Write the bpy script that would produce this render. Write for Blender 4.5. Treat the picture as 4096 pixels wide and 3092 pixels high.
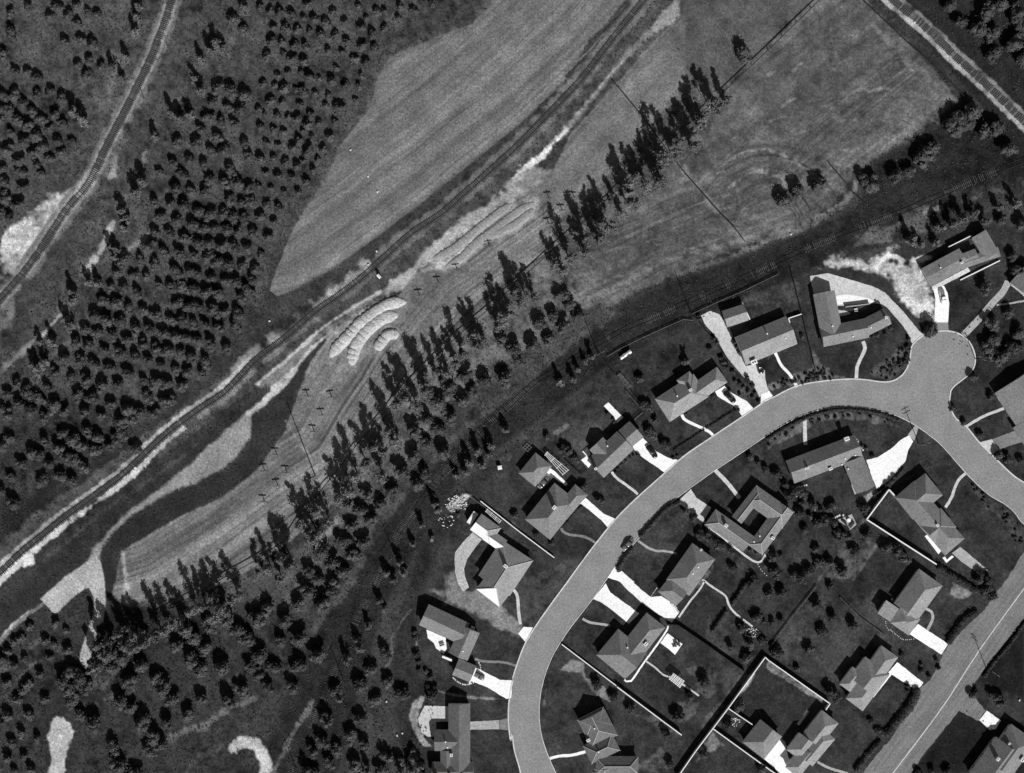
import bpy, bmesh, math, random
import numpy as np
from mathutils import Vector, Matrix

for o in list(bpy.data.objects):
    bpy.data.objects.remove(o)
SC = bpy.context.scene
COL = SC.collection
random.seed(7)
R = np.random.default_rng(11)

# ------------------------------------------------------------------ camera, sky, sun, exposure
HCAM = 450.0                       # flying height in metres
WGROUND = 337.0                    # ground width of the frame (the street is 30 feet wide)
S = WGROUND / 4096.0               # metres per photo pixel on the ground
cam_d = bpy.data.cameras.new('aerial_camera')
cam_d.sensor_fit = 'HORIZONTAL'
cam_d.sensor_width = 36.0
cam_d.lens = 36.0 * HCAM / WGROUND
cam_d.clip_start = 1.0
cam_d.clip_end = 6000.0
cam = bpy.data.objects.new('aerial_camera', cam_d)
cam.location = (0, 0, HCAM)
COL.objects.link(cam)
SC.camera = cam

SUN_EL = math.radians(39.0)
SHX, SHY = -0.36, 0.933            # direction in which shadows fall (x right, y up in the picture)
world = bpy.data.worlds.new('World')
SC.world = world
world.use_nodes = True
wn = world.node_tree.nodes
wl = world.node_tree.links
bg = wn['Background']
sky = wn.new('ShaderNodeTexSky')
sky.sky_type = 'NISHITA'
sky.sun_disc = False
sky.sun_elevation = SUN_EL
sky.sun_rotation = math.atan2(-SHX, -SHY)
bw = wn.new('ShaderNodeRGBToBW')   # black and white film
wl.new(sky.outputs[0], bw.inputs[0])
wl.new(bw.outputs[0], bg.inputs['Color'])
bg.inputs['Strength'].default_value = 0.05

sun_d = bpy.data.lights.new('sun', 'SUN')
sun_d.energy = 5.0
sun_d.angle = math.radians(0.5)
sun_d.color = (1, 1, 1)
sun = bpy.data.objects.new('sun', sun_d)
dv = Vector((SHX * math.cos(SUN_EL), SHY * math.cos(SUN_EL), -math.sin(SUN_EL)))
sun.rotation_euler = dv.to_track_quat('-Z', 'Y').to_euler()
sun.location = (60, -120, 200)
COL.objects.link(sun)

SC.render.engine = 'CYCLES'
SC.view_settings.view_transform = 'Standard'
SC.view_settings.look = 'None'
SC.view_settings.exposure = 0.0
SC.view_settings.gamma = 1.0
SC.view_settings.use_curve_mapping = False
KLIT = 1.10                        # what a level grey card of albedo 1 renders to in full sun


def lin(v):
    v = np.asarray(v, dtype=float) / 255.0
    return np.where(v <= 0.04045, v / 12.92, ((v + 0.055) / 1.055) ** 2.4)


def alb(v):
    return float(min(0.86, lin(v) / KLIT))


# ------------------------------------------------------------------ photo frames -> ground
class F:
    """reads positions measured in an enlarged crop of the photo; gives photo pixels"""
    def __init__(self, x, y, s):
        self.x, self.y, self.s = x, y, s

    def __call__(self, txt):
        out = []
        for p in txt.split():
            a, b = p.split(',')
            out.append((self.x + float(a) / self.s, self.y + float(b) / self.s))
        return out


f = F(0, 0, 0.54004)
T = {(c, r): F(c * 1024, r * 773, 2.1602) for c in range(4) for r in range(4)}
C1 = F(3560, 860, 4.123); C2 = F(3200, 1080, 4.123); C3 = F(2780, 1160, 4.123)
C4 = F(2560, 1420, 4.123); C5 = F(2260, 1560, 4.123)
k = 2.351
C6 = F(2030, 1760, k); C7 = F(1780, 2010, k); C8 = F(1600, 2360, k); C9 = F(1600, 2687, k)
C10 = F(2200, 2687, k); C11 = F(2330, 2380, k); C12 = F(2540, 2120, k); C13 = F(2760, 1900, k)
C14 = F(3090, 1700, k); C15 = F(3440, 1850, k); C16 = F(3440, 2230, k); C17 = F(3270, 2530, k)
C18 = F(2880, 2687, k); C19 = F(3560, 2687, k); C20 = F(3700, 1300, 1.586)


def W(p, z=0.0):
    q = 1 - z / HCAM
    return Vector(((p[0] - 2048) * S * q, (1546 - p[1]) * S * q, z))


def smooth(pts, step=12.0, closed=False):
    """Catmull-Rom through the points (pixels), resampled"""
    P = [np.array(p, float) for p in pts]
    n = len(P)
    if n < 3:
        closed = False
    out = []
    rng = range(n) if closed else range(n - 1)
    for i in rng:
        p1 = P[i]; p2 = P[(i + 1) % n]
        p0 = P[i - 1] if (closed or i > 0) else 2 * p1 - p2
        p3 = P[(i + 2) % n] if (closed or i + 2 < n) else 2 * p2 - p1
        m = max(1, int(np.linalg.norm(p2 - p1) / step))
        for j in range(m):
            t = j / m
            out.append(tuple(0.5 * ((2 * p1) + (-p0 + p2) * t + (2 * p0 - 5 * p1 + 4 * p2 - p3) * t * t + (-p0 + 3 * p1 - 3 * p2 + p3) * t ** 3)))
    if not closed:
        out.append(tuple(P[-1]))
    return out


def dense(pts, step=10.0, jit=1.0, closed=True):
    """straight edges resampled, edges a little uneven"""
    out = []
    n = len(pts)
    for i in range(n if closed else n - 1):
        a = np.array(pts[i]); b = np.array(pts[(i + 1) % n])
        m = max(1, int(np.linalg.norm(b - a) / step))
        for j in range(m):
            q = a + (b - a) * j / m
            if j:
                q = q + R.normal(0, jit, 2)
            out.append(tuple(q))
    if not closed:
        out.append(tuple(pts[-1]))
    return out


# ------------------------------------------------------------------ materials
MATS = {}


def mat(name, value, var=0.12, scale=1.2, rough=0.9, bump=0.0, per_obj=0.0, fine=True, attr=None, spec=0.1, streak=None):
    if name in MATS:
        return MATS[name]
    m = bpy.data.materials.new(name)
    m.use_nodes = True
    n = m.node_tree.nodes; l = m.node_tree.links
    b = n['Principled BSDF']
    b.inputs['Roughness'].default_value = rough
    b.inputs['Specular IOR Level'].default_value = spec
    geo = n.new('ShaderNodeNewGeometry')

    def noise(sc, det=3.0, vec=None):
        t = n.new('ShaderNodeTexNoise')
        t.inputs['Scale'].default_value = sc
        t.inputs['Detail'].default_value = det
        l.new(vec or geo.outputs['Position'], t.inputs['Vector'])
        return t

    def mrange(sock, lo, hi):
        r = n.new('ShaderNodeMapRange')
        r.inputs['From Min'].default_value = 0.25
        r.inputs['From Max'].default_value = 0.75
        r.inputs['To Min'].default_value = lo
        r.inputs['To Max'].default_value = hi
        l.new(sock, r.inputs['Value'])
        return r.outputs[0]

    def mul(a, c):
        q = n.new('ShaderNodeMath'); q.operation = 'MULTIPLY'
        for i, s in enumerate((a, c)):
            if isinstance(s, (int, float)):
                q.inputs[i].default_value = s
            else:
                l.new(s, q.inputs[i])
        return q.outputs[0]

    t1 = noise(scale)
    v = mrange(t1.outputs[0], 1 - var, 1 + var)
    if fine:
        t2 = noise(max(1.9, scale * 1.7), 1.5)
        v = mul(v, mrange(t2.outputs[0], 1 - var * 1.25, 1 + var * 1.25))
        t3 = noise(scale * 0.13, 3.0)
        v = mul(v, mrange(t3.outputs[0], 1 - var * 0.7, 1 + var * 0.7))
    if streak:
        mp = n.new('ShaderNodeMapping')
        mp.vector_type = 'TEXTURE'
        mp.inputs['Rotation'].default_value = (0, 0, streak[0])
        mp.inputs['Scale'].default_value = (streak[1], streak[2], 1)
        l.new(geo.outputs['Position'], mp.inputs['Vector'])
        t4 = noise(1.0, 3.0, mp.outputs[0])
        v = mul(v, mrange(t4.outputs[0], 1 - streak[3], 1 + streak[3]))
    if per_obj:
        oi = n.new('ShaderNodeObjectInfo')
        r = n.new('ShaderNodeMapRange')
        r.inputs['To Min'].default_value = 1 - per_obj
        r.inputs['To Max'].default_value = 1 + per_obj
        l.new(oi.outputs['Random'], r.inputs['Value'])
        v = mul(v, r.outputs[0])
    if attr:
        a = n.new('ShaderNodeAttribute')
        a.attribute_name = attr
        v = mul(v, a.outputs['Fac'])
    else:
        v = mul(v, value)
    cmb = n.new('ShaderNodeCombineColor')
    for i in range(3):
        l.new(v, cmb.inputs[i])
    l.new(cmb.outputs[0], b.inputs['Base Color'])
    if bump:
        bp = n.new('ShaderNodeBump')
        bp.inputs['Strength'].default_value = 1.0
        bp.inputs['Distance'].default_value = bump
        tb = noise(scale * 2.2, 3.0)
        l.new(tb.outputs[0], bp.inputs['Height'])
        l.new(bp.outputs[0], b.inputs['Normal'])
    MATS[name] = m
    return m


def M(name):
    return MATS[name]


mat('asphalt', alb(140), 0.19, 1.3)
mat('street_surface', alb(122), 0.2, 1.2, streak=(math.radians(53.7), 14.0, 0.9, 0.22))
mat('kerb_concrete', alb(212), 0.14, 1.0)
mat('white_concrete', alb(246), 0.12, 0.8)
mat('pale_concrete', alb(200), 0.17, 0.8)
mat('grey_concrete', alb(168), 0.18, 0.9)
mat('dull_paving', alb(128), 0.2, 0.9)
mat('gravel', alb(185), 0.24, 1.1, bump=0.03)
mat('road_paint', alb(205), 0.10, 2.0)
mat('shingle_grey', 0.19, 0.2, 1.4)
mat('shingle_dark', 0.13, 0.2, 1.4)
mat('shingle_pale', 0.25, 0.2, 1.4)
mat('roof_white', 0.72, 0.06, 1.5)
mat('ridge_tile', 0.42, 0.08, 3.0)
mat('plaster', 0.6, 0.07, 1.0)
mat('plaster_grey', 0.34, 0.09, 1.0)
mat('trim_white', 0.8, 0.04, 2.0)
mat('window_glass', 0.02, 0.05, 1.0, rough=0.15, spec=0.5)
mat('door_paint', 0.2, 0.08, 2.0)
mat('brick_white', 0.78, 0.08, 4.0)
mat('soot', 0.015, 0.1, 4.0)
mat('wood_dark', 0.035, 0.2, 2.0)
mat('wood_grey', 0.16, 0.2, 2.0)
mat('post_grey', 0.09, 0.2, 2.0)
mat('wood_tie', 0.035, 0.3, 1.5)
mat('old_tie', 0.075, 0.35, 0.6)
mat('steel', 0.09, 0.15, 1.0, rough=0.5)
mat('rusty_steel', 0.045, 0.2, 1.0)
mat('car_black', 0.012, 0.05, 1.0, rough=0.18, spec=0.6)
mat('car_white', 0.8, 0.03, 1.0, rough=0.25, spec=0.5)
mat('car_grey', 0.12, 0.05, 1.0, rough=0.2, spec=0.5)
mat('tyre', 0.012, 0.1, 5.0)
mat('chrome', 0.55, 0.05, 3.0, rough=0.2, spec=0.8)
mat('bark', 0.09, 0.25, 3.0)
mat('bark_pale', 0.30, 0.25, 3.0)
mat('leaf_orchard', 0.068, 0.3, 1.3, per_obj=0.2)
mat('leaf_gum', 0.125, 0.3, 1.1, per_obj=0.2)
mat('leaf_shrub', 0.052, 0.35, 1.5, per_obj=0.35)
mat('leaf_hedge', 0.042, 0.35, 1.5, per_obj=0.2)
mat('weed', 0.055, 0.5, 0.8)
mat('stone', 0.6, 0.15, 2.0)
mat('straw', 0.42, 0.22, 1.2, bump=0.05)
mat('ground', 1.0, 0.30, 1.1, attr='alb', bump=0.05, spec=0.0)


# ------------------------------------------------------------------ mesh helpers
class MB:
    def __init__(self):
        self.v = []; self.f = []; self.m = []

    def add(self, verts, faces, mi=0):
        o = len(self.v)
        self.v.extend([tuple(p) for p in verts])
        for fc in faces:
            self.f.append(tuple(i + o for i in fc)); self.m.append(mi)

    def box(self, c, sx, sy, sz, rot=0.0, mi=0):
        """c = centre of the base"""
        ca, sa = math.cos(rot), math.sin(rot)
        vs = []
        for z in (0, sz):
            for x, y in ((-1, -1), (1, -1), (1, 1), (-1, 1)):
                dx, dy = x * sx / 2, y * sy / 2
                vs.append((c[0] + dx * ca - dy * sa, c[1] + dx * sa + dy * ca, c[2] + z))
        self.add(vs, [(3, 2, 1, 0), (4, 5, 6, 7), (0, 1, 5, 4), (1, 2, 6, 5), (2, 3, 7, 6), (3, 0, 4, 7)], mi)

    def tube(self, a, b, r0, r1=None, n=7, mi=0):
        a = Vector(a); b = Vector(b)
        r1 = r0 if r1 is None else r1
        d = (b - a).normalized()
        u = d.orthogonal().normalized(); w = d.cross(u)
        vs = []
        for p, r in ((a, r0), (b, r1)):
            for i in range(n):
                t = 2 * math.pi * i / n
                vs.append(p + u * (r * math.cos(t)) + w * (r * math.sin(t)))
        fs = [(i, (i + 1) % n, n + (i + 1) % n, n + i) for i in range(n)]
        fs += [tuple(range(n - 1, -1, -1)), tuple(range(n, 2 * n))]
        self.add(vs, fs, mi)

    def mesh(self, name, mats, smooth_=False):
        me = bpy.data.meshes.new(name)
        me.from_pydata(self.v, [], self.f)
        for m in (mats if isinstance(mats, (list, tuple)) else [mats]):
            me.materials.append(MATS[m] if isinstance(m, str) else m)
        if any(self.m):
            me.polygons.foreach_set('material_index', self.m)
        if smooth_:
            me.polygons.foreach_set('use_smooth', [True] * len(me.polygons))
        me.update()
        return me

    def build(self, name, mats, parent=None, **kw):
        return obj(name, self.mesh(name, mats, kw.pop('smooth_', False)), parent, **kw)


def obj(name, me, parent=None, label=None, cat=None, group=None, kind=None, loc=None):
    o = bpy.data.objects.new(name, me)
    COL.objects.link(o)
    if parent is not None:
        o.parent = parent
        if parent.get('_o'):
            pass
    if loc is not None:
        o.location = loc
    tag(o, label, cat, group, kind)
    return o


def tag(o, label=None, cat=None, group=None, kind=None):
    if label: o['label'] = label
    if cat: o['category'] = cat
    if group: o['group'] = group
    if kind: o['kind'] = kind
    return o


def thing(name, label, cat, loc=(0, 0, 0), group=None, rz=0.0, sc=1.0):
    o = bpy.data.objects.new(name, None)
    o.empty_display_size = 0.5
    COL.objects.link(o)
    o.location = loc
    o.rotation_euler = (0, 0, rz)
    o.scale = (sc, sc, sc) if isinstance(sc, (int, float)) else sc
    return tag(o, label, cat, group)


def np_mesh(name, V, Fq, mats):
    """V (n,3), Fq (m,k) arrays"""
    me = bpy.data.meshes.new(name)
    kk = Fq.shape[1]
    me.vertices.add(len(V)); me.vertices.foreach_set('co', V.astype(np.float32).ravel())
    me.loops.add(Fq.size); me.loops.foreach_set('vertex_index', Fq.astype(np.int32).ravel())
    me.polygons.add(len(Fq))
    me.polygons.foreach_set('loop_start', np.arange(0, Fq.size, kk, dtype=np.int32))
    for m in mats:
        me.materials.append(MATS[m])
    me.update(calc_edges=True)
    return me

# ================================================================== GROUND
STEP = 4.0
gx = np.concatenate([[-30000, -9000, -3000, -1200, -500], np.arange(-150, 4247, STEP), [4600, 5300, 7100, 13000, 34000]])
gy = np.concatenate([[-30000, -9000, -3000, -1200, -500], np.arange(-150, 3243, STEP), [3600, 4300, 6100, 12000, 33000]])
PX, PY = np.meshgrid(gx, gy)
_tab = np.random.default_rng(5).random((8, 512, 512))


def vn(x, y, scale, seed=0):
    u = x / scale + 37.3 * seed; v = y / scale + 11.7 * seed
    i = np.floor(u).astype(int); j = np.floor(v).astype(int)
    a = u - i; b = v - j
    a = a * a * (3 - 2 * a); b = b * b * (3 - 2 * b)
    t = _tab[seed % 8]
    g = lambda p, q: t[p % 512, q % 512]
    return 2 * ((g(i, j) * (1 - a) + g(i + 1, j) * a) * (1 - b) + (g(i, j + 1) * (1 - a) + g(i + 1, j + 1) * a) * b) - 1


N10 = vn(PX, PY, 11, 0); N25 = vn(PX, PY, 26, 1); N60 = vn(PX, PY, 60, 2); N150 = vn(PX, PY, 150, 3); N400 = vn(PX, PY, 420, 4)
FBM = 0.45 * N10 + 0.5 * N25 + 0.45 * N60 + 0.3 * N150
A = lin(62) * (1 + 0.25 * N400)          # albedo before division
MOT = np.full(PX.shape, 0.42)            # mottling
VEG = np.full(PX.shape, 1.0)             # weeds
Z = np.zeros(PX.shape)


def sst(e0, e1, x):
    t = np.clip((x - e0) / (e1 - e0), 0, 1)
    return t * t * (3 - 2 * t)


def window(pts, pad):
    P = np.array(pts)
    x0, y0 = P.min(0) - pad; x1, y1 = P.max(0) + pad
    i0, i1 = np.searchsorted(gx, x0), np.searchsorted(gx, x1)
    j0, j1 = np.searchsorted(gy, y0), np.searchsorted(gy, y1)
    return (slice(j0, max(j1, j0 + 1)), slice(i0, max(i1, i0 + 1)))


def segdist(x, y, a, b):
    ax, ay = a; bx, by = b
    dx, dy = bx - ax, by - ay
    L = dx * dx + dy * dy + 1e-9
    t = np.clip(((x - ax) * dx + (y - ay) * dy) / L, 0, 1)
    return np.hypot(x - ax - t * dx, y - ay - t * dy)


def sd_poly(pts, w):
    x = PX[w]; y = PY[w]
    d = np.full(x.shape, 1e9); ins = np.zeros(x.shape, bool)
    n = len(pts)
    for i in range(n):
        a, b = pts[i], pts[(i + 1) % n]
        d = np.minimum(d, segdist(x, y, a, b))
        c = (a[1] > y) != (b[1] > y)
        if a[1] != b[1]:
            ins ^= c & (x < (b[0] - a[0]) * (y - a[1]) / (b[1] - a[1]) + a[0])
    return np.where(ins, d, -d)


def sd_line(pts, w):
    x = PX[w]; y = PY[w]
    d = np.full(x.shape, 1e9)
    for a, b in zip(pts[:-1], pts[1:]):
        d = np.minimum(d, segdist(x, y, a, b))
    return d


def streak1(d, lam, seed=0):
    t = _tab[seed % 8, seed]
    u = d / lam; i = np.floor(u).astype(int); a = u - i
    return 2 * (t[i % 512] * (1 - a) + t[(i + 1) % 512] * a) - 1


def lay(w, m, val, mot=None, veg=None):
    A[w] = A[w] * (1 - m) + lin(val) * m if np.isscalar(val) else A[w] * (1 - m) + val * m
    if mot is not None: MOT[w] = MOT[w] * (1 - m) + mot * m
    if veg is not None: VEG[w] = VEG[w] * (1 - m) + veg * m


def area(pts, val, soft=8, en=8, op=1.0, mot=None, veg=None, strk=None, dist=None, rel=0.0):
    w = window(pts, soft + 3 * en + 10)
    d = sd_poly(pts, w)
    e = d + en * (0.7 * N25[w] + 0.6 * N10[w] + 0.9 * N60[w])
    m = sst(-soft, soft, e) * op
    v = lin(val) * np.ones(d.shape)
    if strk:
        dd = d if dist is None else sd_line(dist, w)
        q = 0
        for kx, (lam, am) in enumerate(strk):
            q = q + am * streak1(dd + 6 * N150[w] + 2.0 * N60[w], lam, kx + 1) * (0.75 + 0.4 * N150[w])
        v = v * (1 + q)
        if rel:
            Z[w] += np.clip(rel * m * (q + 0.2), 0, 0.3)
    lay(w, m, v, mot, veg)


def track(pts, width, val, soft=4, en=4, op=1.0, mot=None, veg=None, brk=0.0):
    pts = smooth(pts, 25)
    w = window(pts, width + soft + 3 * en + 10)
    d = width / 2 - sd_line(pts, w)
    e = d + en * (0.7 * N25[w] + 0.6 * N10[w] + 0.5 * N60[w])
    m = sst(-soft, soft, e) * op
    if brk:
        m = m * np.clip(1 - brk + brk * 1.8 * (0.5 + N60[w] + 0.6 * N25[w]), 0, 1)
    lay(w, m, val, mot, veg)


t = T
# --- rough orchard land at the upper left: paler lanes and patches
area(f('-80,-80 1080,-80 1020,50 840,125 800,230 700,400 590,600 500,740 400,840 -80,1180'), 73, 20, 10, 1, 0.62, 1.0)
area(f('120,0 330,0 260,160 200,250 130,240 60,200 0,180 0,60'), 80, 40, 20, 0.5)
area(f('0,900 120,860 330,880 280,960 160,1060 0,1140'), 52, 40, 20, 0.7)
area(f('0,1080 120,1070 330,930 400,860 330,1000 130,1110 0,1180'), 36, 26, 10, 0.85)
for txt, wd, v in (('1200,0 1150,330 1000,620 950,760', 26, 96), ('2050,250 1980,450 1880,650 1840,760 1740,1020 1640,1240 1540,1480', 30, 88),
                   ('1640,700 1560,850 1450,1010 1400,1100', 34, 92), ('1240,1290 1255,1380 1250,1470', 22, 130), ('980,1380 975,1520 940,1530', 34, 150),
                   ('1060,1230 990,1330 930,1450', 60, 100), ('850,940 1000,920', 40, 85), ('800,760 900,900', 40, 82), ('700,1620 540,1670 430,1690', 50, 150)):
    track(t[0, 0](txt), wd / 2.16, v, 9, 8, 0.7, brk=0.5)
# --- lane beside the left railway
track(t[0, 1]('1060,40 1000,220 930,370 820,560 720,700 600,880 480,1060 300,1270 0,1530'), 34, 92, 10, 6, 0.8)
track(t[0, 1]('980,250 910,400 860,510'), 22, 165, 5, 4, 0.9, 0.2, 0.1)
track(t[0, 1]('820,560 770,660'), 26, 170, 5, 5, 0.9, 0.2, 0.1)
track(t[0, 1]('520,1050 370,1220'), 13, 170, 4, 3, 0.9, 0.2, 0.1)
track(t[0, 1]('300,1270 150,1410 0,1540'), 18, 125, 7, 5, 0.8)
track(t[0, 1]('1340,230 1270,370 1180,440 1060,520'), 18, 120, 6, 5, 0.7)
track(t[0, 1]('900,960 760,1080 640,1250 430,1400'), 20, 100, 9, 8, 0.6, brk=0.4)
area(t[0, 1]('0,420 120,300 330,120 500,0 720,0 680,60 400,360 200,600 120,700 0,760'), 178, 12, 12, 0.9, 0.75, 0.2)
area(t[0, 1]('0,880 200,640 700,90 720,330 600,560 400,830 180,1040 0,1260'), 72, 12, 8, 1, 0.4, 0.6)
track(t[0, 1]('190,950 110,1010 0,1160'), 40, 120, 12, 10, 0.8, brk=0.6)
RAIL_L = [(700, -80)] + t[0, 0]('1480,0 1440,150 1380,310 1320,470 1240,640 1150,820 1070,980 980,1150 900,1310 820,1480 740,1620') + t[0, 1]('600,110 510,240 420,380 300,560 160,740 0,920') + [(-80, 1300)]
RAIL_R = [(3495, -75)] + t[3, 0]('1080,0 1250,140 1420,290 1620,490 1800,650 1990,830 2212,1050') + [(4190, 580)]


def offs(pts, d):
    P = [np.array(p) for p in smooth(pts, 60)]
    o = []
    for i, p in enumerate(P):
        tg = P[min(i + 1, len(P) - 1)] - P[max(i - 1, 0)]
        tg = tg / np.linalg.norm(tg)
        o.append(tuple(p + d * np.array([-tg[1], tg[0]])))
    return o


track(RAIL_L, 44, 92, 4, 3, 0.9, 0.25, 0)
for d_, w_, v_, b_ in ((23, 12, 140, 0.35), (-23, 12, 140, 0.35), (33, 14, 105, 0.6), (-34, 16, 105, 0.6)):
    track(offs(RAIL_L, d_), w_, v_, 4, 4, 0.9, 0.3, 0, brk=b_)
track(t[0, 0]('1400,330 1430,250 1460,180'), 16, 150, 4, 4, 0.8, 0.3, 0)
track(t[0, 0]('700,1660 760,1560 800,1500'), 48, 150, 6, 6, 0.85, 0.35, 0)
area(t[0, 0]('700,1700 760,1500 800,1640 770,1700'), 130, 6, 6, 0.8, 0.3, 0)
# --- big ploughed field
FIELD = f('1090,-60 1070,0 1020,50 930,85 840,125 815,170 800,230 770,270 730,320 700,400 660,450 635,490 610,550 590,600 583,628 600,640 650,622 720,580 830,500 960,400 1120,270 1290,110 1370,20 1420,-60')
EDGE_LOW = f('560,640 650,625 720,580 830,500 960,400 1120,270 1290,110 1370,20 1440,-80')
area(FIELD, 116, 3, 1.5, 1, 0.13, 0.0, [(14, 0.30), (30, 0.22), (80, 0.12)], EDGE_LOW, rel=0.3)
area(f('1080,-40 1020,50 840,125 800,230 700,400 635,490 660,500 760,340 850,220 960,140 1100,60 1120,-40'), 112, 30, 8, 0.8, None, None, [(14, 0.28), (30, 0.2)])
area(f('700,420 760,400 740,500 660,560 640,540'), 92, 40, 20, 0.4)
area(f('880,240 930,240 960,300 900,320'), 92, 30, 16, 0.4)
track(f('575,650 605,645 660,628 740,585 850,500 1000,380'), 9, 70, 4, 2, 0.6)
# --- verges of the middle railway
area(f('1370,20 1290,110 1120,270 960,400 830,500 720,580 600,645 560,680 500,745 610,690 760,600 900,480 1060,360 1220,210 1340,80 1440,-40'), 66, 8, 6, 0.95, 0.45, 0.8)
area(f('1425,-40 1330,90 1180,250 1000,410 880,510 720,620 610,720 420,860 250,990 120,1080 0,1170 -60,1220 -60,1300 100,1160 420,930 620,790 850,630 1040,470 1240,280 1400,120 1500,-40'), 84, 10, 8, 0.9, 0.5, 0.6)
RAIL_M = [(2640, -85), (2571, 5)] + [(2455, 148), (2326, 315), (2187, 463), (2048, 603), (1857, 773)] + t[1, 1]('1600,175 1350,340 1100,560 900,740 700,890 500,1030 250,1250 0,1440') + t[0, 2]('1950,40 1700,210 1400,440 1100,730 850,920 600,1100 400,1260 200,1420 0,1610') + [(-90, 2365)]
def cut(pts, x0, x1):
    return [p for p in pts if x0 <= p[0] <= x1]
up = offs(RAIL_M, 24); lo = offs(RAIL_M, -25)
if np.mean([p[1] for p in up]) > np.mean([p[1] for p in lo]): up, lo = lo, up
track(offs(RAIL_M, 0), 46, 88, 5, 3, 0.8, 0.3, 0.0)
track(cut(up, -100, 1010), 15, 172, 4, 4, 0.95, 0.35, 0.0, brk=0.2)
track(cut(lo, -100, 620), 22, 200, 4, 7, 0.95, 0.3, 0.0, brk=0.1)
track(cut(lo, 560, 800), 16, 180, 4, 6, 0.95, 0.3, 0.0, brk=0.2)
track(cut(lo, 740, 1300), 20, 130, 6, 6, 0.8, 0.3, 0.0, brk=0.4)
track(cut(up, 1000, 1500), 26, 150, 8, 8, 0.85, 0.4, 0.1, brk=0.6)
track(offs(cut(up, 900, 1500), 16), 18, 150, 8, 8, 0.6, 0.4, 0.1, brk=0.7)
track(cut(up, 1500, 2700), 22, 110, 6, 6, 0.9, 0.3, 0.2, brk=0.3)
track(cut(lo, 1300, 2700), 16, 112, 6, 5, 0.8, 0.3, 0.2, brk=0.3)
track(t[2, 0]('1000,20 860,200 730,330 600,510 480,640'), 30, 40, 8, 8, 0.9, 0.5, 0.9)
area(t[0, 2]('200,1460 280,1430 310,1530 200,1560'), 215, 5, 6)
# --- dark grass slope below the middle railway, pale graded strip
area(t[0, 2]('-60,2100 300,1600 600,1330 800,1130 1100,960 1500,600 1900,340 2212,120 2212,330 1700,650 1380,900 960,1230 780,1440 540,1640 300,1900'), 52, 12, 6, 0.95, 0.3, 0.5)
track(t[0, 2]('300,1560 640,1290 1000,1000 1400,740 1700,500'), 10, 90, 8, 8, 0.5, brk=0.5)
area(t[0, 2]('870,1400 1000,1230 1150,1110 1400,940 1540,880 1700,830 1900,730 2050,590 2140,460 2230,360 2230,140 2100,260 1900,430 1800,500 1690,630 1500,790 1380,890 1100,1090 960,1230 800,1420 770,1500 860,1560'), 142, 8, 4, 1, 0.22, 0.05)
area(t[1, 1]('0,1670 200,1500 420,1300 560,1180 800,1050 940,920 1090,830 1260,690 1340,740 1300,830 1120,860 880,1010 700,1150 520,1290 420,1420 300,1560 180,1670'), 128, 10, 8, 0.9, 0.3, 0.1)
for txt in ('0,1650 230,1470 420,1300 620,1130 880,960 1080,850', '140,1690 320,1530 440,1390 560,1270 700,1160'):
    track(t[1, 1](txt), 12, 190, 4, 4, 0.9, 0.3)
area(t[1, 1]('1090,850 1180,760 1300,690 1340,640 1480,480 1800,210 2212,-60 2300,-140 2330,-20 2212,60 1800,330 1500,590 1350,720 1340,860 1260,840 1150,860'), 165, 10, 8, 0.95, 0.35, 0.0)
area(t[2, 0]('0,1520 100,1430 250,1310 400,1180 480,1090 540,1010 520,1100 420,1200 330,1310 150,1470 0,1610'), 236, 8, 8, 0.95, 0.3, 0.0)
area(t[2, 0]('-60,1600 60,1480 180,1430 330,1480 330,1600 200,1700 -60,1760'), 150, 14, 10, 0.9, 0.4, 0.0)
track(t[2, 0]('490,1090 640,910 780,740 900,590 1060,410 1200,270 1320,120 1440,0'), 22, 128, 6, 5, 0.85, 0.25)
track(t[2, 0]('540,1010 690,840 850,640 960,530'), 6, 170, 3, 3, 0.8)
area(t[2, 0]('1200,260 1310,100 1440,-20 1480,-20 1440,120 1400,200 1260,280'), 155, 10, 8, 0.8, 0.3, 0.1)
# --- dark slope left of the contour field, contour field itself
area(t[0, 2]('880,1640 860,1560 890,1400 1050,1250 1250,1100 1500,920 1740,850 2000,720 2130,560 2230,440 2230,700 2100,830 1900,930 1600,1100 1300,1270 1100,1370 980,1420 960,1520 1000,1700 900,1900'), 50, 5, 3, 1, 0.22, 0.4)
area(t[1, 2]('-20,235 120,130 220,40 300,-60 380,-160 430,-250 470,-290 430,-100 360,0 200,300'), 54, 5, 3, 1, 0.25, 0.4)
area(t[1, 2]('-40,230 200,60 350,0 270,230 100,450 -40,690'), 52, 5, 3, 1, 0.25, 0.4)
track(t[1, 2]('-60,230 60,140 160,50 260,-50 340,-140'), 20, 188, 5, 5, 0.9, 0.3)
MIDF = f('1190,380 1230,290 1330,180 1440,60 1500,40 1560,140 1560,190 1440,330 1330,450 1260,520 1210,575 1110,635 1030,695 975,745 920,805 880,870 830,965 780,1035 700,1105 620,1175 530,1235 450,1275 370,1305 280,1312 240,1290 262,1190 400,1110 480,1075 560,1010 615,930 640,860 670,785 720,710 860,640 900,590 1000,520')
MIDE = f('240,1290 340,1260 480,1170 640,1050 720,1000 780,900 850,790 980,640 1200,480 1380,300 1540,130')
area(MIDF, 118, 4, 3, 1, 0.24, 0.0, [(15, 0.34), (36, 0.34), (90, 0.18)], MIDE, rel=0.25)


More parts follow.
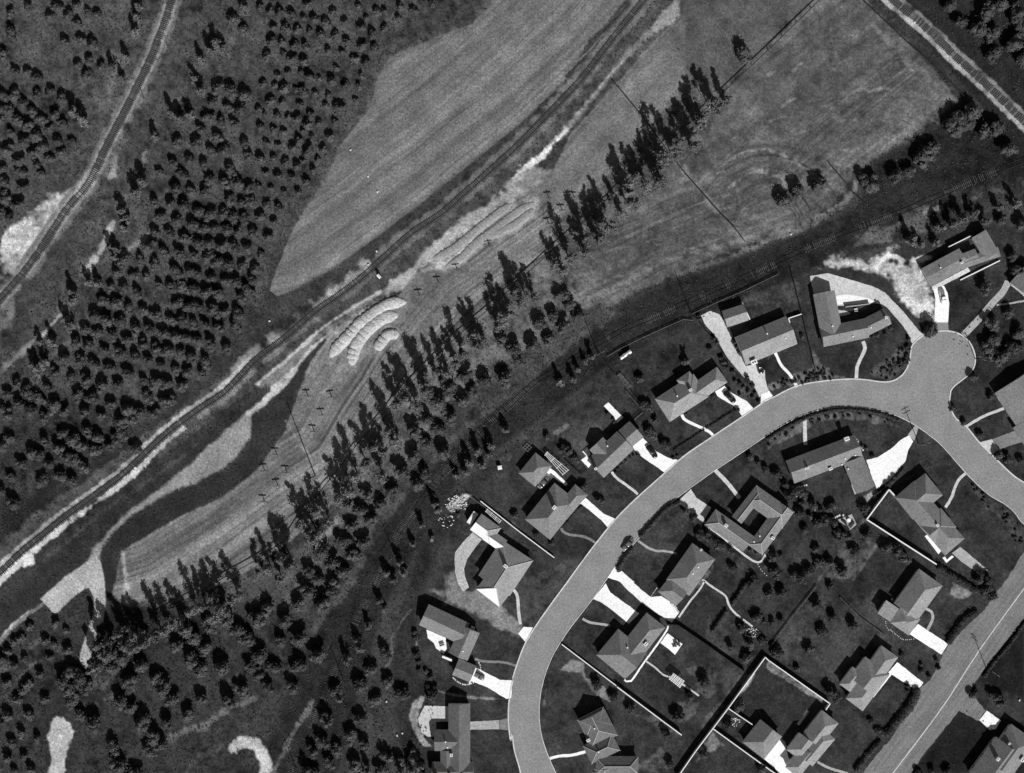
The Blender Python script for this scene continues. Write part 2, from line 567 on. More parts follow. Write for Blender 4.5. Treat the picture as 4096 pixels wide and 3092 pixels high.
def furrows(poly, base, offs_rng, n, wd, dark, light, op, seed, part=1.0):
    """single plough lines: offset curves of a base line, clipped to the field"""
    rs = random.Random(seed)
    w = window(poly, 4)
    inside = sst(0, 12, sd_poly(poly, w))
    dist = sd_line(base, w) + 5 * N150[w] + 1.5 * N60[w]
    for _ in range(n):
        o = rs.uniform(*offs_rng); h = rs.uniform(*wd)
        m = (1 - sst(h * 0.5, h * 0.5 + 3.0, np.abs(dist - o))) * inside
        g = vn(PX[w], PY[w], rs.uniform(120, 330), rs.randrange(8))
        m = m * sst(-0.35 * part, 0.35, g) * op * rs.uniform(0.5, 1)
        lay(w, m, rs.choice(dark) if rs.random() < 0.6 else rs.choice(light))


furrows(MIDF, MIDE, (5, 330), 60, (1, 5), (70, 80, 62), (145, 158, 138), 0.75, 4)
furrows(FIELD, EDGE_LOW, (5, 620), 90, (0.5, 3), (86, 92, 80), (136, 142), 0.6, 5)
area(f('1330,180 1480,30 1540,120 1420,260 1290,400 1210,460 1180,420 1230,300'), 112, 16, 8, 0.8, 0.2, 0.1, [(16, 0.12), (60, 0.12)])
area(f('1420,80 1460,70 1490,130 1440,130'), 92, 16, 10, 0.5)
area(f('870,640 900,600 990,560 1040,580 960,660 880,720'), 112, 20, 12, 0.5)
for txt in ('1430,880 1530,840 1600,780', '1440,1060 1560,1010 1640,960', '1420,830 1500,850', '860,1040 960,1000 1060,970', '690,1160 820,1050 900,1000'):
    track(t[1, 1](txt), 4, 70, 3, 3, 0.7)
# stack yard windrows: pale heaps with their own relief
HEAPS = [t[1, 1](q) for q in ('1300,940 1160,960 1020,1040 900,1130 800,1240 700,1340 640,1420', '1230,1050 1110,1080 1000,1160 900,1270 850,1370 830,1490', '1240,1220 1140,1230 1080,1300 1030,1350')]
for hp, wd in zip(HEAPS, (52, 58, 50)):
    track(hp, wd * 1.1, 140, 10, 8, 0.6, 0.2, 0.0)
area(t[1, 1]('690,1160 800,1080 980,990 1100,940 1020,1050 880,1120 760,1180 700,1210'), 160, 10, 8, 0.8, 0.5, 0)
area(t[1, 1]('650,1300 620,1400 640,1640 570,1670 560,1500'), 96, 12, 10, 0.5)
# combed straw rows
STRAWROWS = [t[1, 1]('1530,570 1700,490 1850,370 2000,250 2212,90'), t[1, 1]('1640,640 1780,560 1900,440 2060,320 2212,200 2400,80'), t[1, 1]('1900,420 2100,340 2260,260 2400,140')]
for sr in STRAWROWS:
    track(sr, 38, 165, 12, 8, 0.8, 0.35, 0)
track(t[1, 1]('1450,670 1600,620 1760,520 1950,400 2212,150 2420,-20'), 14, 188, 8, 8, 0.7, 0.3)
# --- field to the right of the windbreak
NEF = f('1200,480 1290,410 1380,300 1500,165 1560,200 1650,110 1790,-40 1850,-40 1890,20 1960,90 2030,160 2062,215 2015,262 1940,310 1880,350 1830,400 1800,440 1740,480 1650,515 1500,572 1400,620 1310,665 1270,650 1215,590')
area(NEF, 94, 8, 6, 1, 0.42, 0.0, [(16, 0.26), (60, 0.22)], f('1215,600 1310,665 1500,572 1740,480 1830,400 2062,215'), rel=0.25)
area(f('1480,170 1560,200 1790,-40 1450,-40 1480,50'), 90, 12, 8, 1, 0.32, 0.0)
furrows(NEF, f('1215,600 1310,665 1500,572 1740,480 1830,400 2062,215'), (4, 300), 34, (1, 4), (66, 72), (124, 116), 0.6, 6, 0.4)
furrows(f('1500,420 1560,330 1640,290 1740,310 1800,370 1810,430 1720,480 1620,500'), f('1640,480 1660,470 1680,480'), (60, 330), 16, (2, 6), (58, 64), (124, 132), 0.8, 7, 0.2)
area(f('1640,120 1750,130 1760,260 1680,300 1620,220'), 80, 40, 20, 0.5)
area(f('1880,260 2030,170 2060,215 1960,300'), 112, 24, 14, 0.6)
area(f('1560,200 1600,180 1700,330 1640,330'), 112, 26, 14, 0.5)
for q, wd, v in (('1330,180 1600,520', 26, 118), ('1505,395 1600,330 1680,330 1760,380 1790,410', 10, 135), ('1560,395 1640,350 1700,370', 9, 66), ('1540,370 1600,325 1690,318 1780,360', 8, 62),
                 ('1590,430 1640,390 1690,400 1720,440', 9, 68), ('1570,410 1630,370 1690,385', 7, 130), ('1240,640 1330,620 1450,560 1600,520 1720,490 1830,430 1850,380', 14, 122),
                 ('1900,70 1970,150', 16, 130), ('1870,40 2060,220', 22, 108), ('1340,600 1400,540 1420,490', 22, 66), ('1290,610 1400,560 1460,540', 10, 70), ('1260,640 1340,600', 14, 66),
                 ('1690,400 1800,400 1830,430 1740,490 1640,520', 26, 116), ('1440,600 1560,560 1660,520', 18, 110)):
    track(f(q), wd, v, 6, 7, 0.75, brk=0.35)
area(t[2, 0]('1320,230 1420,240 1480,330 1560,520 1620,660 1520,600 1440,440 1360,330'), 78, 18, 10, 0.5)
rs = random.Random(3)
for _ in range(260):
    x_ = rs.uniform(1230, 2030); y_ = rs.uniform(20, 640)
    an = 0.55 * math.sin(x_ / 170 + y_ / 120) - 0.45; L_ = rs.uniform(10, 55)
    q_ = [(x_ / 0.54, y_ / 0.54), ((x_ + L_ * math.cos(an) * 0.5) / 0.54, (y_ + L_ * math.sin(an) * 0.5) / 0.54), ((x_ + L_ * math.cos(an + 0.25)) / 0.54, (y_ + L_ * math.sin(an + 0.25)) / 0.54)]
    w_ = window(q_[:1], 6)
    if abs(float(MOT[w_].mean()) - 0.42) < 0.012:
        track(q_, rs.uniform(3, 9), rs.choice((66, 72, 128, 120)), 4, 4, 0.6)
# --- dark land along the old railway and at the right
area(f('2300,300 2120,350 1980,380 1860,445 1720,510 1560,570 1400,630 1300,690 1210,765 1100,860 1000,950 900,1040 830,1130 770,1230 700,1330 640,1450 560,1640 520,1760 700,1760 760,1560 820,1330 900,1190 1000,1020 1170,900 1330,780 1500,690 1740,590 1990,500 2300,380'), 44, 12, 8, 0.95, 0.45, 0.9)
area(f('1880,-40 2000,90 2120,230 2300,420 2300,-80'), 44, 8, 6, 0.95, 0.35, 0.7)
area(f('1890,350 1990,300 2070,230 2130,240 2300,400 2300,470 1980,380 1860,445'), 36, 16, 12, 0.85, 0.5, 1.0)
track(f('2212,395 2060,440 1960,480 1900,500 1800,560'), 14, 92, 8, 10, 0.7, brk=0.6)
area(f('2010,430 2110,410 2212,380 2212,430 2050,470'), 66, 20, 14, 0.6)
track(f('1470,1180 1330,720'), 1, 40, 1, 1, 0.0)
track(f('1320,680 1210,760 1130,830 1020,910 920,1010 860,1080 800,1180 730,1300'), 22, 84, 10, 8, 0.7, brk=0.4)
track(f('1290,700 1180,800 1050,910 930,1030 870,1110 780,1260'), 8, 36, 5, 4, 0.7, brk=0.4)
area(f('1180,700 1290,650 1330,680 1210,760 1130,830 1010,900 900,1000 820,1100 740,1220 660,1330 640,1250 760,1090 860,960 960,880 1060,790'), 74, 22, 14, 0.85, 0.55, 0.9)
area(f('640,1190 760,1120 850,1060 820,1120 740,1220 660,1290 560,1330 480,1330 500,1260'), 92, 20, 14, 0.6, 0.6, 0.6)
track(t[1, 2]('1290,450 1180,570 1090,700'), 16, 120, 6, 5, 0.8)
track(t[1, 2]('930,830 880,960'), 26, 120, 10, 8, 0.7, brk=0.4)
track(t[1, 2]('760,1110 680,1200 580,1330'), 20, 125, 8, 8, 0.7)
area(f('1000,700 1190,560 1250,640 1290,660 1180,720 1080,790 960,880 880,960 860,880 900,800'), 108, 18, 14, 0.85, 0.6, 0.1)
area(f('860,880 960,850 900,960 820,1080 740,1130 700,1080 780,960'), 92, 18, 14, 0.7, 0.6, 0.3)
track(RAIL_R, 40, 100, 4, 3, 0.9, 0.25, 0)
for d_, w_, v_, b_ in ((24, 18, 170, 0.25), (-24, 12, 130, 0.35)):
    track(offs(RAIL_R, d_), w_, v_, 4, 4, 0.9, 0.3, 0, brk=b_)
# --- lower left groves
area(f('0,1400 200,1380 300,1330 520,1300 660,1340 620,1480 540,1700 -60,1700 -60,1420'), 56, 18, 12, 0.9, 0.6, 1.0)
area(f('200,1330 330,1300 350,1420 260,1500 220,1440'), 40, 22, 14, 0.8, 0.6, 1)
for q, wd in (('0,1670 -20,1650', 8), ('590,490 480,620 330,700 200,830 60,1010', 12), ('480,430 330,540 200,640 0,800', 12), ('800,900 1000,780', 10), ('1050,760 880,940', 16), ('1090,1000 1170,940', 7), ('840,1060 980,1010', 10)):
    track(t[0, 3](q), wd, 92, 6, 7, 0.6, brk=0.5)
track(t[0, 3]('1430,1390 1560,1320 1650,1290 1760,1270 1860,1190 2000,1100 2212,1030'), 26, 104, 8, 7, 0.8, brk=0.2)
area(t[0, 3]('1500,1670 1700,1500 1850,1300 2212,1110 2300,1100 2300,1400 2212,1420 2050,1420 1900,1550 1800,1700'), 60, 24, 12, 0.8)
track(t[0, 3]('1600,1670 1750,1540 1900,1440'), 30, 84, 12, 10, 0.6)
track(t[1, 3]('490,1050 430,1150 340,1290 280,1410 200,1560 150,1670'), 18, 108, 6, 6, 0.8, brk=0.3)
track(t[1, 3]('840,0 720,160 600,280 500,440'), 24, 86, 8, 8, 0.7, brk=0.4)
area(t[1, 3]('0,100 200,0 260,0 200,120 60,220'), 86, 20, 16, 0.6)
track(t[0, 2]('1030,1420 1040,1600 1050,1670'), 6, 60, 4, 3, 0.5)
track(t[0, 2]('1070,1450 1080,1580 1090,1720 1090,1830'), 14, 180, 6, 6, 0.7, brk=0.6)
track(t[0, 3]('0,540 100,420 240,300 370,210'), 16, 132, 4, 4, 0.85, brk=0.15)
track(t[0, 3]('0,510 110,390 250,270'), 6, 175, 3, 3, 0.8)
# --- the housing lots: lawns and beds
LOTS = f('905,1290 930,1180 1000,1080 1060,1010 1130,960 1190,895 1330,795 1500,695 1740,590 1890,560 2000,520 2300,430 2300,1800 920,1800 880,1640 850,1560 845,1450 870,1360')
area(LOTS, 57, 8, 5, 1, 0.5, 0.0)
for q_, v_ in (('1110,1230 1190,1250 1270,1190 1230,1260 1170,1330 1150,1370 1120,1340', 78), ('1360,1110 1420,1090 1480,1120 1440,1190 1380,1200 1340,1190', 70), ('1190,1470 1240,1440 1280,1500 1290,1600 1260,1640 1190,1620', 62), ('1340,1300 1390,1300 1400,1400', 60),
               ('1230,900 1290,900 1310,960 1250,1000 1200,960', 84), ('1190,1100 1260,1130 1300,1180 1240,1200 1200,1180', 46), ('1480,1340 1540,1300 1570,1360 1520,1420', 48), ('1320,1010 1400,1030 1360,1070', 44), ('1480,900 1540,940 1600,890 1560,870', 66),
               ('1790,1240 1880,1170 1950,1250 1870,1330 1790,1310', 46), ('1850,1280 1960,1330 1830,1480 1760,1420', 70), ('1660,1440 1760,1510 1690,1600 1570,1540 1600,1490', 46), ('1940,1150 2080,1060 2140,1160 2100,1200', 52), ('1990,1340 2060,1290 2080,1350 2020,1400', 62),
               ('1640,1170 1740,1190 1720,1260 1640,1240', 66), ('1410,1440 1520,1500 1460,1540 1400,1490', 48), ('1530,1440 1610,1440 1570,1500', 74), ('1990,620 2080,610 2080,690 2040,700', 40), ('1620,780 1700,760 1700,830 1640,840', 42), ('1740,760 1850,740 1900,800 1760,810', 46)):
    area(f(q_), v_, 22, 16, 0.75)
area(f('905,1290 960,1150 1030,1060 1120,960 1040,1010 960,1080 900,1200 850,1400 870,1640 905,1690 940,1500 890,1450'), 46, 14, 12, 0.8, 0.55, 0.7)
area(f('1210,880 1330,795 1400,850 1330,900 1230,940 1180,930'), 62, 14, 12, 0.8, 0.5, 0.3)
area(f('1370,770 1500,695 1560,800 1440,870 1380,830'), 56, 14, 12, 0.8, 0.5, 0.3)
area(f('1560,670 1720,600 1730,650 1640,660 1590,680'), 74, 10, 10, 0.8, 0.55, 0.2)
area(f('2050,720 2120,660 2212,640 2212,800 2120,830 2085,800'), 44, 10, 10, 0.8, 0.5, 0.4)
area(t[3, 1]('490,600 750,585 860,610 960,560 1040,520 1000,600 1160,600 1280,590 1310,680 1400,830 1435,920 1430,1080 1330,1095 1240,1010 1160,910 1110,800 1010,720 900,660 750,645'), 178, 14, 16, 0.95, 0.5, 0.0)
area(t[3, 1]('1160,920 1300,930 1430,960 1430,1090 1330,1090 1230,1010'), 225, 16, 10, 0.9, 0.2, 0)
area(t[3, 1]('780,380 930,290 1050,320 1040,400 880,430 780,440'), 96, 14, 12, 0.8)
area(t[3, 1]('1180,190 1370,120 1400,170 1380,330 1250,300 1170,280'), 90, 16, 14, 0.7)
track(t[3, 1]('1380,150 1600,80 1780,40'), 18, 120, 6, 10, 0.7, brk=0.6)
track(t[3, 1]('1400,560 1180,580 1050,540 950,640'), 14, 205, 6, 8, 0.8, brk=0.4)
# planted beds along the street and by the houses
BEDS = [(t[3, 1]('0,1670 240,1560 420,1510 520,1560 700,1600 480,1612 250,1655'), 92), (t[3, 1]('880,1560 920,1490 1060,1430 1130,1330 1220,1350 1215,1460 1160,1550 1060,1610 960,1610'), 80),
        (C3('1210,1630 1360,1560 1560,1480 1960,1360 2210,1290 2210,1470 1900,1510 1700,1560 1640,1580'), 96), (t[3, 2]('0,540 110,480 250,400 350,360 420,300 600,280 830,295 1080,350 1140,350 1060,290 860,240 560,220 340,280 180,370 0,440'), 96),
        (t[3, 2]('1750,830 1830,900 1960,1000 2080,1080 2190,1200 2212,1350 2140,1380 2080,1250 2040,1150 1900,1060 1800,950'), 72), (C4('1480,370 1760,440 1880,540 1960,700 1830,820 1740,740 1560,640 1450,560'), 66),
        (C5('700,1180 1130,1010 1240,1060 1030,1190 880,1290 840,1330 760,1330'), 70), (C12('620,480 740,300 760,330 660,470 520,640 500,620'), 95),
        (C11('980,700 1120,650 1260,620 1260,900 1180,960 1060,930 1080,820'), 78), (t[2, 3]('1420,1050 1620,1060 1560,1180 1470,1230 1440,1150'), 84), (t[2, 3]('1610,1280 2000,820 2020,850 1640,1310'), 82),
        (t[2, 3]('420,780 520,700 620,720 640,850 760,900 860,1000 840,1050 680,960 600,800'), 118), (t[2, 3]('1600,1470 1740,1330 1830,1420 1700,1500 1590,1590'), 112), (t[2, 3]('1000,1160 1260,1160 1420,1330 1460,1340 1200,1250 1100,1190'), 84),
        (t[2, 3]('1080,1620 1280,1450 1420,1580 1300,1670 1080,1670'), 82), (C18('300,0 320,0 300,60 180,230 150,225 250,90'), 150), (t[3, 3]('0,700 520,1060 470,1050 200,900 0,770'), 118),
        (C14('860,680 980,600 970,680 880,710'), 150), (C14('180,560 420,780 480,900 380,900 200,640'), 58), (t[3, 2]('640,1440 830,1260 960,1330 880,1440 740,1640 560,1670 480,1670'), 84), (t[3, 3]('0,560 400,150 620,150 520,330 340,560 160,820 60,700'), 62),
        (C9('90,400 130,260 250,210 210,300 160,420 170,520 230,640 300,700 240,700 120,560'), 145), (t[1, 2]('1670,1050 1790,930 1860,940 1760,1040'), 165), (C7('20,20 160,0 100,80 60,90'), 130), (C12('560,0 700,10 1100,380 1080,430 860,270 600,90'), 62),
        (C16('870,230 1060,330 980,385 900,375 870,330'), 112), (t[3, 1]('380,1330 470,1500 560,1570 400,1540'), 96), (C10('820,860 940,900 900,952 820,952'), 110), (t[1, 2]('2212,560 2130,600 2080,640 2212,640'), 70),
        (t[2, 3]('1700,330 1900,280 2010,380 1900,560 2100,700 2070,760 1680,520'), 62), (t[2, 2]('1330,1060 1450,1010 1700,1200 2080,1560 2000,1560 1640,1270'), 60), (t[2, 3]('300,800 330,730 400,780 350,850'), 50)]
for bp, bv in BEDS:
    area(bp, bv, 4, 5, 0.9, 0.75, 0.25)
for q, fr, wd, v in (('0,250 60,190 130,160', t[1, 3], 10, 60), ('1340,260 1260,360 1170,520 1180,650 1110,770', t[1, 3], 7, 105), ('1420,430 1385,540 1390,600', t[1, 3], 5, 130), ('1560,960 1700,990 1900,1020 2160,1030', t[1, 3], 8, 128),
                     ('320,870 290,980 275,1100', t[2, 3], 5, 100), ('600,640 660,560', t[2, 2], 16, 80), ('380,400 480,340', t[2, 2], 18, 110), ('0,1180 60,1240', t[2, 2], 10, 100), ('640,1520 900,1260', t[3, 2], 8, 70), ('440,1670 620,1430 840,1150', t[3, 2], 14, 88),
                     ('740,1670 960,1340', t[3, 2], 9, 95), ('360,60 540,190 640,330', t[3, 1], 10, 60)):
    track(fr(q), wd, v, 3, 3, 0.8, 0.4, brk=0.3)
area(C8('300,0 600,0 720,0 960,180 1150,330 1180,420 1120,440 960,370 640,190 480,100 330,30'), 128, 9, 7, 0.9, 0.3, 0)
area(C7('0,700 90,640 170,830 250,930 0,960'), 128, 14, 8, 0.8, 0.3, 0)
area(C6('0,950 0,780 230,952'), 60, 6, 4, 0.6)
area(t[3, 3]('2212,330 1830,860 1760,960 1880,1130 1650,1130 1240,1670 2212,1670'), 34, 8, 5, 0.9, 0.3, 0.1)
area(t[3, 3]('1740,960 1900,900 2050,960 2212,1080 2212,1240 2090,1180 1880,1130'), 56, 12, 10, 0.8, 0.4, 0.1)

VEG[A > lin(105)] = 0
PAD1 = t[0, 3]('345,165 560,-20 770,-170 830,-220 880,-130 900,0 915,120 910,260 885,370 830,400 840,510 800,600 770,700 740,770 690,720 690,640 740,500 770,410 810,290 810,150 770,80 730,75 640,150 475,300')
PAD2 = t[0, 3]('430,1700 435,1400 415,1350 440,1210 490,1165 560,1200 600,1260 640,1310 590,1480 545,1700')
area(PAD1, 172, 2.5, 2.0, 1, 0.14, 0)
area(PAD2, 178, 5, 7, 1, 0.25, 0)
track(t[0, 3]('500,1200 520,1400 480,1670'), 8, 200, 6, 6, 0.6)
track(t[0, 3]('2030,1450 2100,1410 2170,1410') + t[1, 3]('20,1420 60,1490 85,1580 80,1690'), 44, 185, 7, 8, 0.95, 0.3, 0)
track(t[1, 2]('255,290 330,420 420,540 530,740'), 9, 150, 5, 5, 0.7, brk=0.3)
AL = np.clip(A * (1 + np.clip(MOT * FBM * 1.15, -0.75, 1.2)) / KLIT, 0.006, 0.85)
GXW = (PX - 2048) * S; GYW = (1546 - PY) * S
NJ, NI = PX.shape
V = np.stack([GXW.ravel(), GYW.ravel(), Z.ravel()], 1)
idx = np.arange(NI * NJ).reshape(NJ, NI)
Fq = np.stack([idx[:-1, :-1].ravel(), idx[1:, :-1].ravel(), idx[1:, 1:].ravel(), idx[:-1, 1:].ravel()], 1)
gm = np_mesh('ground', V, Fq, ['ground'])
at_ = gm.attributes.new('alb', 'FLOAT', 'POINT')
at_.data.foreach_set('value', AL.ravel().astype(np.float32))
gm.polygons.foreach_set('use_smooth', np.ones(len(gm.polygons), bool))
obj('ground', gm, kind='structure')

# ================================================================== ROADS, DRIVES, PATHS
def sheet(name, pts, z, m, thick=0.0, jit=0.9, step=10, label=None, cat=None, group=None, kind='structure', curve=False):
    pts = smooth(pts, step, True) if curve else dense(pts, step, jit)
    ar = sum(pts[i][0] * pts[(i + 1) % len(pts)][1] - pts[(i + 1) % len(pts)][0] * pts[i][1] for i in range(len(pts)))
    if ar > 0:
        pts = pts[::-1]
    mb = MB()
    n = len(pts)
    top = [W(p) + Vector((0, 0, z)) for p in pts]
    bot = [W(p) + Vector((0, 0, -0.05)) for p in pts]
    mb.add(top + bot, [tuple(range(n))] + [(i, n + i, n + (i + 1) % n, (i + 1) % n) for i in range(n)])
    return mb.build(name, m, kind=kind, label=label, cat=cat, group=group)


def ribbon(name, pts, w_m, z, m, jit=0.05, kind='structure', h=None, crv=True, label=None, cat=None, group=None, parent=None):
    """a strip of width w_m metres along a pixel polyline, with real edges"""
    P = [W(p) for p in (smooth(pts, 10) if crv else dense(pts, 14, 0, False))]
    mb = MB()
    L = []; Rr = []
    for i, p in enumerate(P):
        tg = (P[min(i + 1, len(P) - 1)] - P[max(i - 1, 0)]).normalized()
        nn = Vector((-tg.y, tg.x, 0))
        L.append(p + nn * (w_m / 2 + R.normal(0, jit))); Rr.append(p - nn * (w_m / 2 + R.normal(0, jit)))
    n = len(P)
    up_ = Vector((0, 0, z)); dn = Vector((0, 0, -0.05))
    vs = [q + up_ for q in L] + [q + up_ for q in Rr] + [q + dn for q in L] + [q + dn for q in Rr]
    fs = []
    for i in range(n - 1):
        fs += [(i, n + i, n + i + 1, i + 1), (2 * n + i, i, i + 1, 2 * n + i + 1), (n + i, 3 * n + i, 3 * n + i + 1, n + i + 1)]
    fs += [(0, 2 * n, 3 * n, n), (n - 1, 2 * n - 1, 4 * n - 1, 3 * n - 1)]
    mb.add(vs, fs)
    return mb.build(name, m, parent=parent, kind=kind, label=label, cat=cat, group=group)


OUT = [(2095, 3140)] + t[2, 3]('75,1670 60,1610 20,1470 0,1330') + C9('1040,650 1022,500 1020,330 1040,180 1065,60') + t[2, 3]('0,870 40,740 100,580 160,470 280,290 470,30') + \
    t[2, 2]('520,1630 720,1360 900,1140 1070,970 1350,720 1500,590 1750,420 2080,200') + t[3, 2]('-20,120 40,95') + t[3, 1]('250,1665 500,1620 700,1605 850,1612 980,1630 1080,1620 1160,1570 1210,1490 1230,1400 1240,1330 1270,1285 1340,1230 1420,1200 1500,1190 1560,1190 1640,1210 1720,1260 1770,1340 1790,1420 1780,1500 1730,1570') + \
    C20('178,395 160,440 158,500 180,570 215,610 262,645 300,690 345,745 425,825 555,950') + [(4096, 1930), (4180, 1990)]
INN = [(2250, 3140)] + t[2, 3]('380,1670 330,1560 280,1430 245,1290 235,1130 250,970 290,810 350,660 420,540 500,420 600,290 700,160 800,20') + \
    t[2, 2]('880,1570 960,1460 1080,1330 1160,1240 1320,1065 1430,960 1590,840 1760,720 2000,560') + t[3, 2]('0,415 100,350 250,270 400,215 550,185 700,178 850,190 1000,220 1150,270 1280,340 1380,410 1500,510 1650,680 1750,790 1900,930 2050,1020 2130,1090 2212,1190') + [(4160, 2110)]
oc = smooth(OUT, 12); ic = smooth(INN, 12)
mb = MB()
loop = oc + ic[::-1]
mb.add([W(p) + Vector((0, 0, 0.03)) for p in loop], [tuple(range(len(loop)))[::-1]])
mb.build('road', 'asphalt', kind='structure')


def kerb(pts, w, z=0.13):
    ribbon('kerb', pts, w, z, 'kerb_concrete', 0.015, crv=False)


def gap(pts, lo, hi):
    return pts[lo:hi]


kerb(oc, 0.38)
kerb(ic, 0.2)
# second street with its centre line
SL = t[3, 2]('2260,1380 2180,1470 2060,1670') + t[3, 3]('1960,120 1870,260 1720,400 1560,560 1490,690 1400,870 1290,960 1240,1090 1140,1240 1040,1400 950,1500 800,1700')
SR = t[3, 3]('2400,100 2212,330 2100,480 2000,600 1900,720 1830,830 1745,960 1880,1130 1815,1220 1650,1130 1500,1320 1330,1530 1210,1700')
lp = dense(SL, 12, 1.6, False) + dense(SR, 12, 1.2, False)[::-1]
mb = MB()
mb.add([W(p) + Vector((0, 0, 0.025)) for p in lp], [tuple(range(len(lp)))[::-1]])
mb.build('road', 'street_surface', kind='structure')
ribbon('centre_line', t[3, 3]('2290,-30 1840,590 1500,1110 1050,1710'), 0.32, 0.034, 'road_paint', 0.03)

DR = 'driveway'; PA = 'path'; PT = 'patio'
SHEETS = [
    (DR, t[3, 1]('1440,1117 1556,1115 1566,950 1550,860 1520,800 1420,810 1432,850 1447,920 1442,1000'), 'white_concrete', 0.045),
    (DR, t[3, 1]('1420,1212 1490,1200 1560,1202 1556,1115 1440,1117'), 'asphalt', 0.036),
    (PT, C1('690,1180 880,1080 1280,865 1325,925 1150,1020 930,1130 880,1160 690,1240'), 'pale_concrete', 0.09),
    (DR, C2('165,100 460,55 700,120 1000,210 1200,270 1400,370 1550,530 1700,680 1850,860 1960,1000 2045,1065 1960,1130 1870,1235 1830,1180 1760,1010 1680,900 1530,730 1440,620 1340,560 1240,548 1130,560 735,590 600,590 560,350 230,390 185,220'), 'pale_concrete', 0.035),
    (PT, C2('590,430 760,400 900,420 1100,460 1250,520 1140,548 740,560 600,575'), 'white_concrete', 0.048),
    (PT, C2('630,660 740,670 800,690 835,720 640,770'), 'pale_concrete', 0.04),
    (DR, C3('100,420 250,345 400,400 470,510 520,620 600,790 650,900 760,1100 830,1250 940,1235 1000,1200 1080,1250 1150,1330 1160,1470 1190,1600 1230,1690 1060,1760 960,1560 800,1450 700,1350 580,1190 450,970 300,720 160,560'), 'pale_concrete', 0.035),
    (DR, C4('2000,650 2130,590 2190,670 2130,735 1985,800'), 'white_concrete', 0.05),
    (DR, C4('1240,600 1390,510 1460,590 1560,650 1760,760 1880,892 1690,1015 1600,890 1540,830 1440,780 1280,680'), 'white_concrete', 0.04),
    (DR, C5('1115,930 1285,790 1400,900 1500,1010 1650,1090 1770,1140 1900,1155 1700,1310 1640,1360 1500,1260 1390,1190 1240,1080 1150,990'), 'white_concrete', 0.04),
    (PT, C5('640,265 715,205 960,450 855,545 810,440'), 'white_concrete', 0.05),
    (PT, C5('265,1155 370,1075 430,1150 440,1210 385,1285'), 'white_concrete', 0.05),
    (PT, C5('285,1015 365,940 420,1060 380,1105 345,1080'), 'white_concrete', 0.06),
    (DR, C6('680,600 735,545 900,690 1020,745 945,828 880,750 725,625'), 'white_concrete', 0.04),
    (DR, C6('395,260 440,290 565,410 550,432 430,350 335,450 270,400 320,350'), 'white_concrete', 0.04),
    (DR, C7('190,350 260,280 345,350 280,430 210,530 180,620 190,700 225,800 170,840 120,760 95,650 90,540 95,470 140,410'), 'gravel', 0.03),
    (DR, C8('1110,410 1165,345 1250,352 1180,490'), 'white_concrete', 0.042),
    (DR, t[1, 3]('1850,870 1915,765 2110,865 2215,870 2205,1020 2165,1030 2000,930'), 'white_concrete', 0.04),
    (PT, C8('250,370 430,450 440,550 410,600 340,550 320,500 260,450'), 'white_concrete', 0.05),
    (DR, C9('640,470 930,455 930,540 640,545'), 'grey_concrete', 0.04),
    (DR, C9('932,455 1034,430 1036,552 932,540'), 'dull_paving', 0.045),
    (PT, C9('170,440 230,320 455,325 455,465 340,470 340,610 260,610 200,570'), 'pale_concrete', 0.04),
    (DR, t[2, 3]('810,30 850,110 960,190 1100,290 1010,380 900,290 780,200 700,165'), 'white_concrete', 0.04),
    (PT, C11('730,450 800,360 940,460 870,562 800,500'), 'white_concrete', 0.05),
    (DR, t[2, 3]('880,-40 960,-60 1110,80 1200,150 1290,140 1380,200 1440,290 1380,370 1160,230 1000,90'), 'white_concrete', 0.04),
    (DR, t[2, 2]('820,1650 900,1550 1010,1650 1060,1690 980,1700'), 'white_concrete', 0.046),
    (DR, t[2, 2]('1445,980 1545,885 1590,960 1720,1045 1650,1170 1540,1090 1460,1020'), 'pale_concrete', 0.04),
    (DR, t[3, 2]('850,635 950,610 1060,540 1150,460 1220,420 1255,475 1210,550 1190,640 1120,730 1060,800 940,885 890,760'), 'white_concrete', 0.04),
    (DR, t[3, 2]('1210,415 1270,340 1300,360 1265,470'), 'grey_concrete', 0.035),
    (PT, C15('608,692 635,678 762,832 738,862'), 'white_concrete', 0.05),
    (PT, C15('775,895 800,885 815,915 865,873 882,887 812,945'), 'white_concrete', 0.06),
    (DR, t[3, 2]('1590,1440 1660,1385 1800,1500 1900,1590 1790,1595 1680,1520'), 'grey_concrete', 0.03),
    (DR, C16('465,720 545,625 830,812 765,913'), 'white_concrete', 0.04),
    (DR, C17('665,375 750,280 995,470 940,545'), 'white_concrete', 0.04),
    (DR, C18('415,820 525,660 560,640 625,735 640,800 700,890 790,975 820,1020 640,1020'), 'white_concrete', 0.04),
    (DR, C19('838,455 910,365 1045,460 990,540 940,548'), 'white_concrete', 0.04),
    (DR, C20('345,745 424,725 470,788 425,822'), 'pale_concrete', 0.045),
    (DR, C20('426,725 640,645 640,735 472,787'), 'dull_paving', 0.035),
]
for nm, pts, m, z in SHEETS:
    sheet(nm, pts, z, m, jit=0.5 if nm == DR else 0.4)
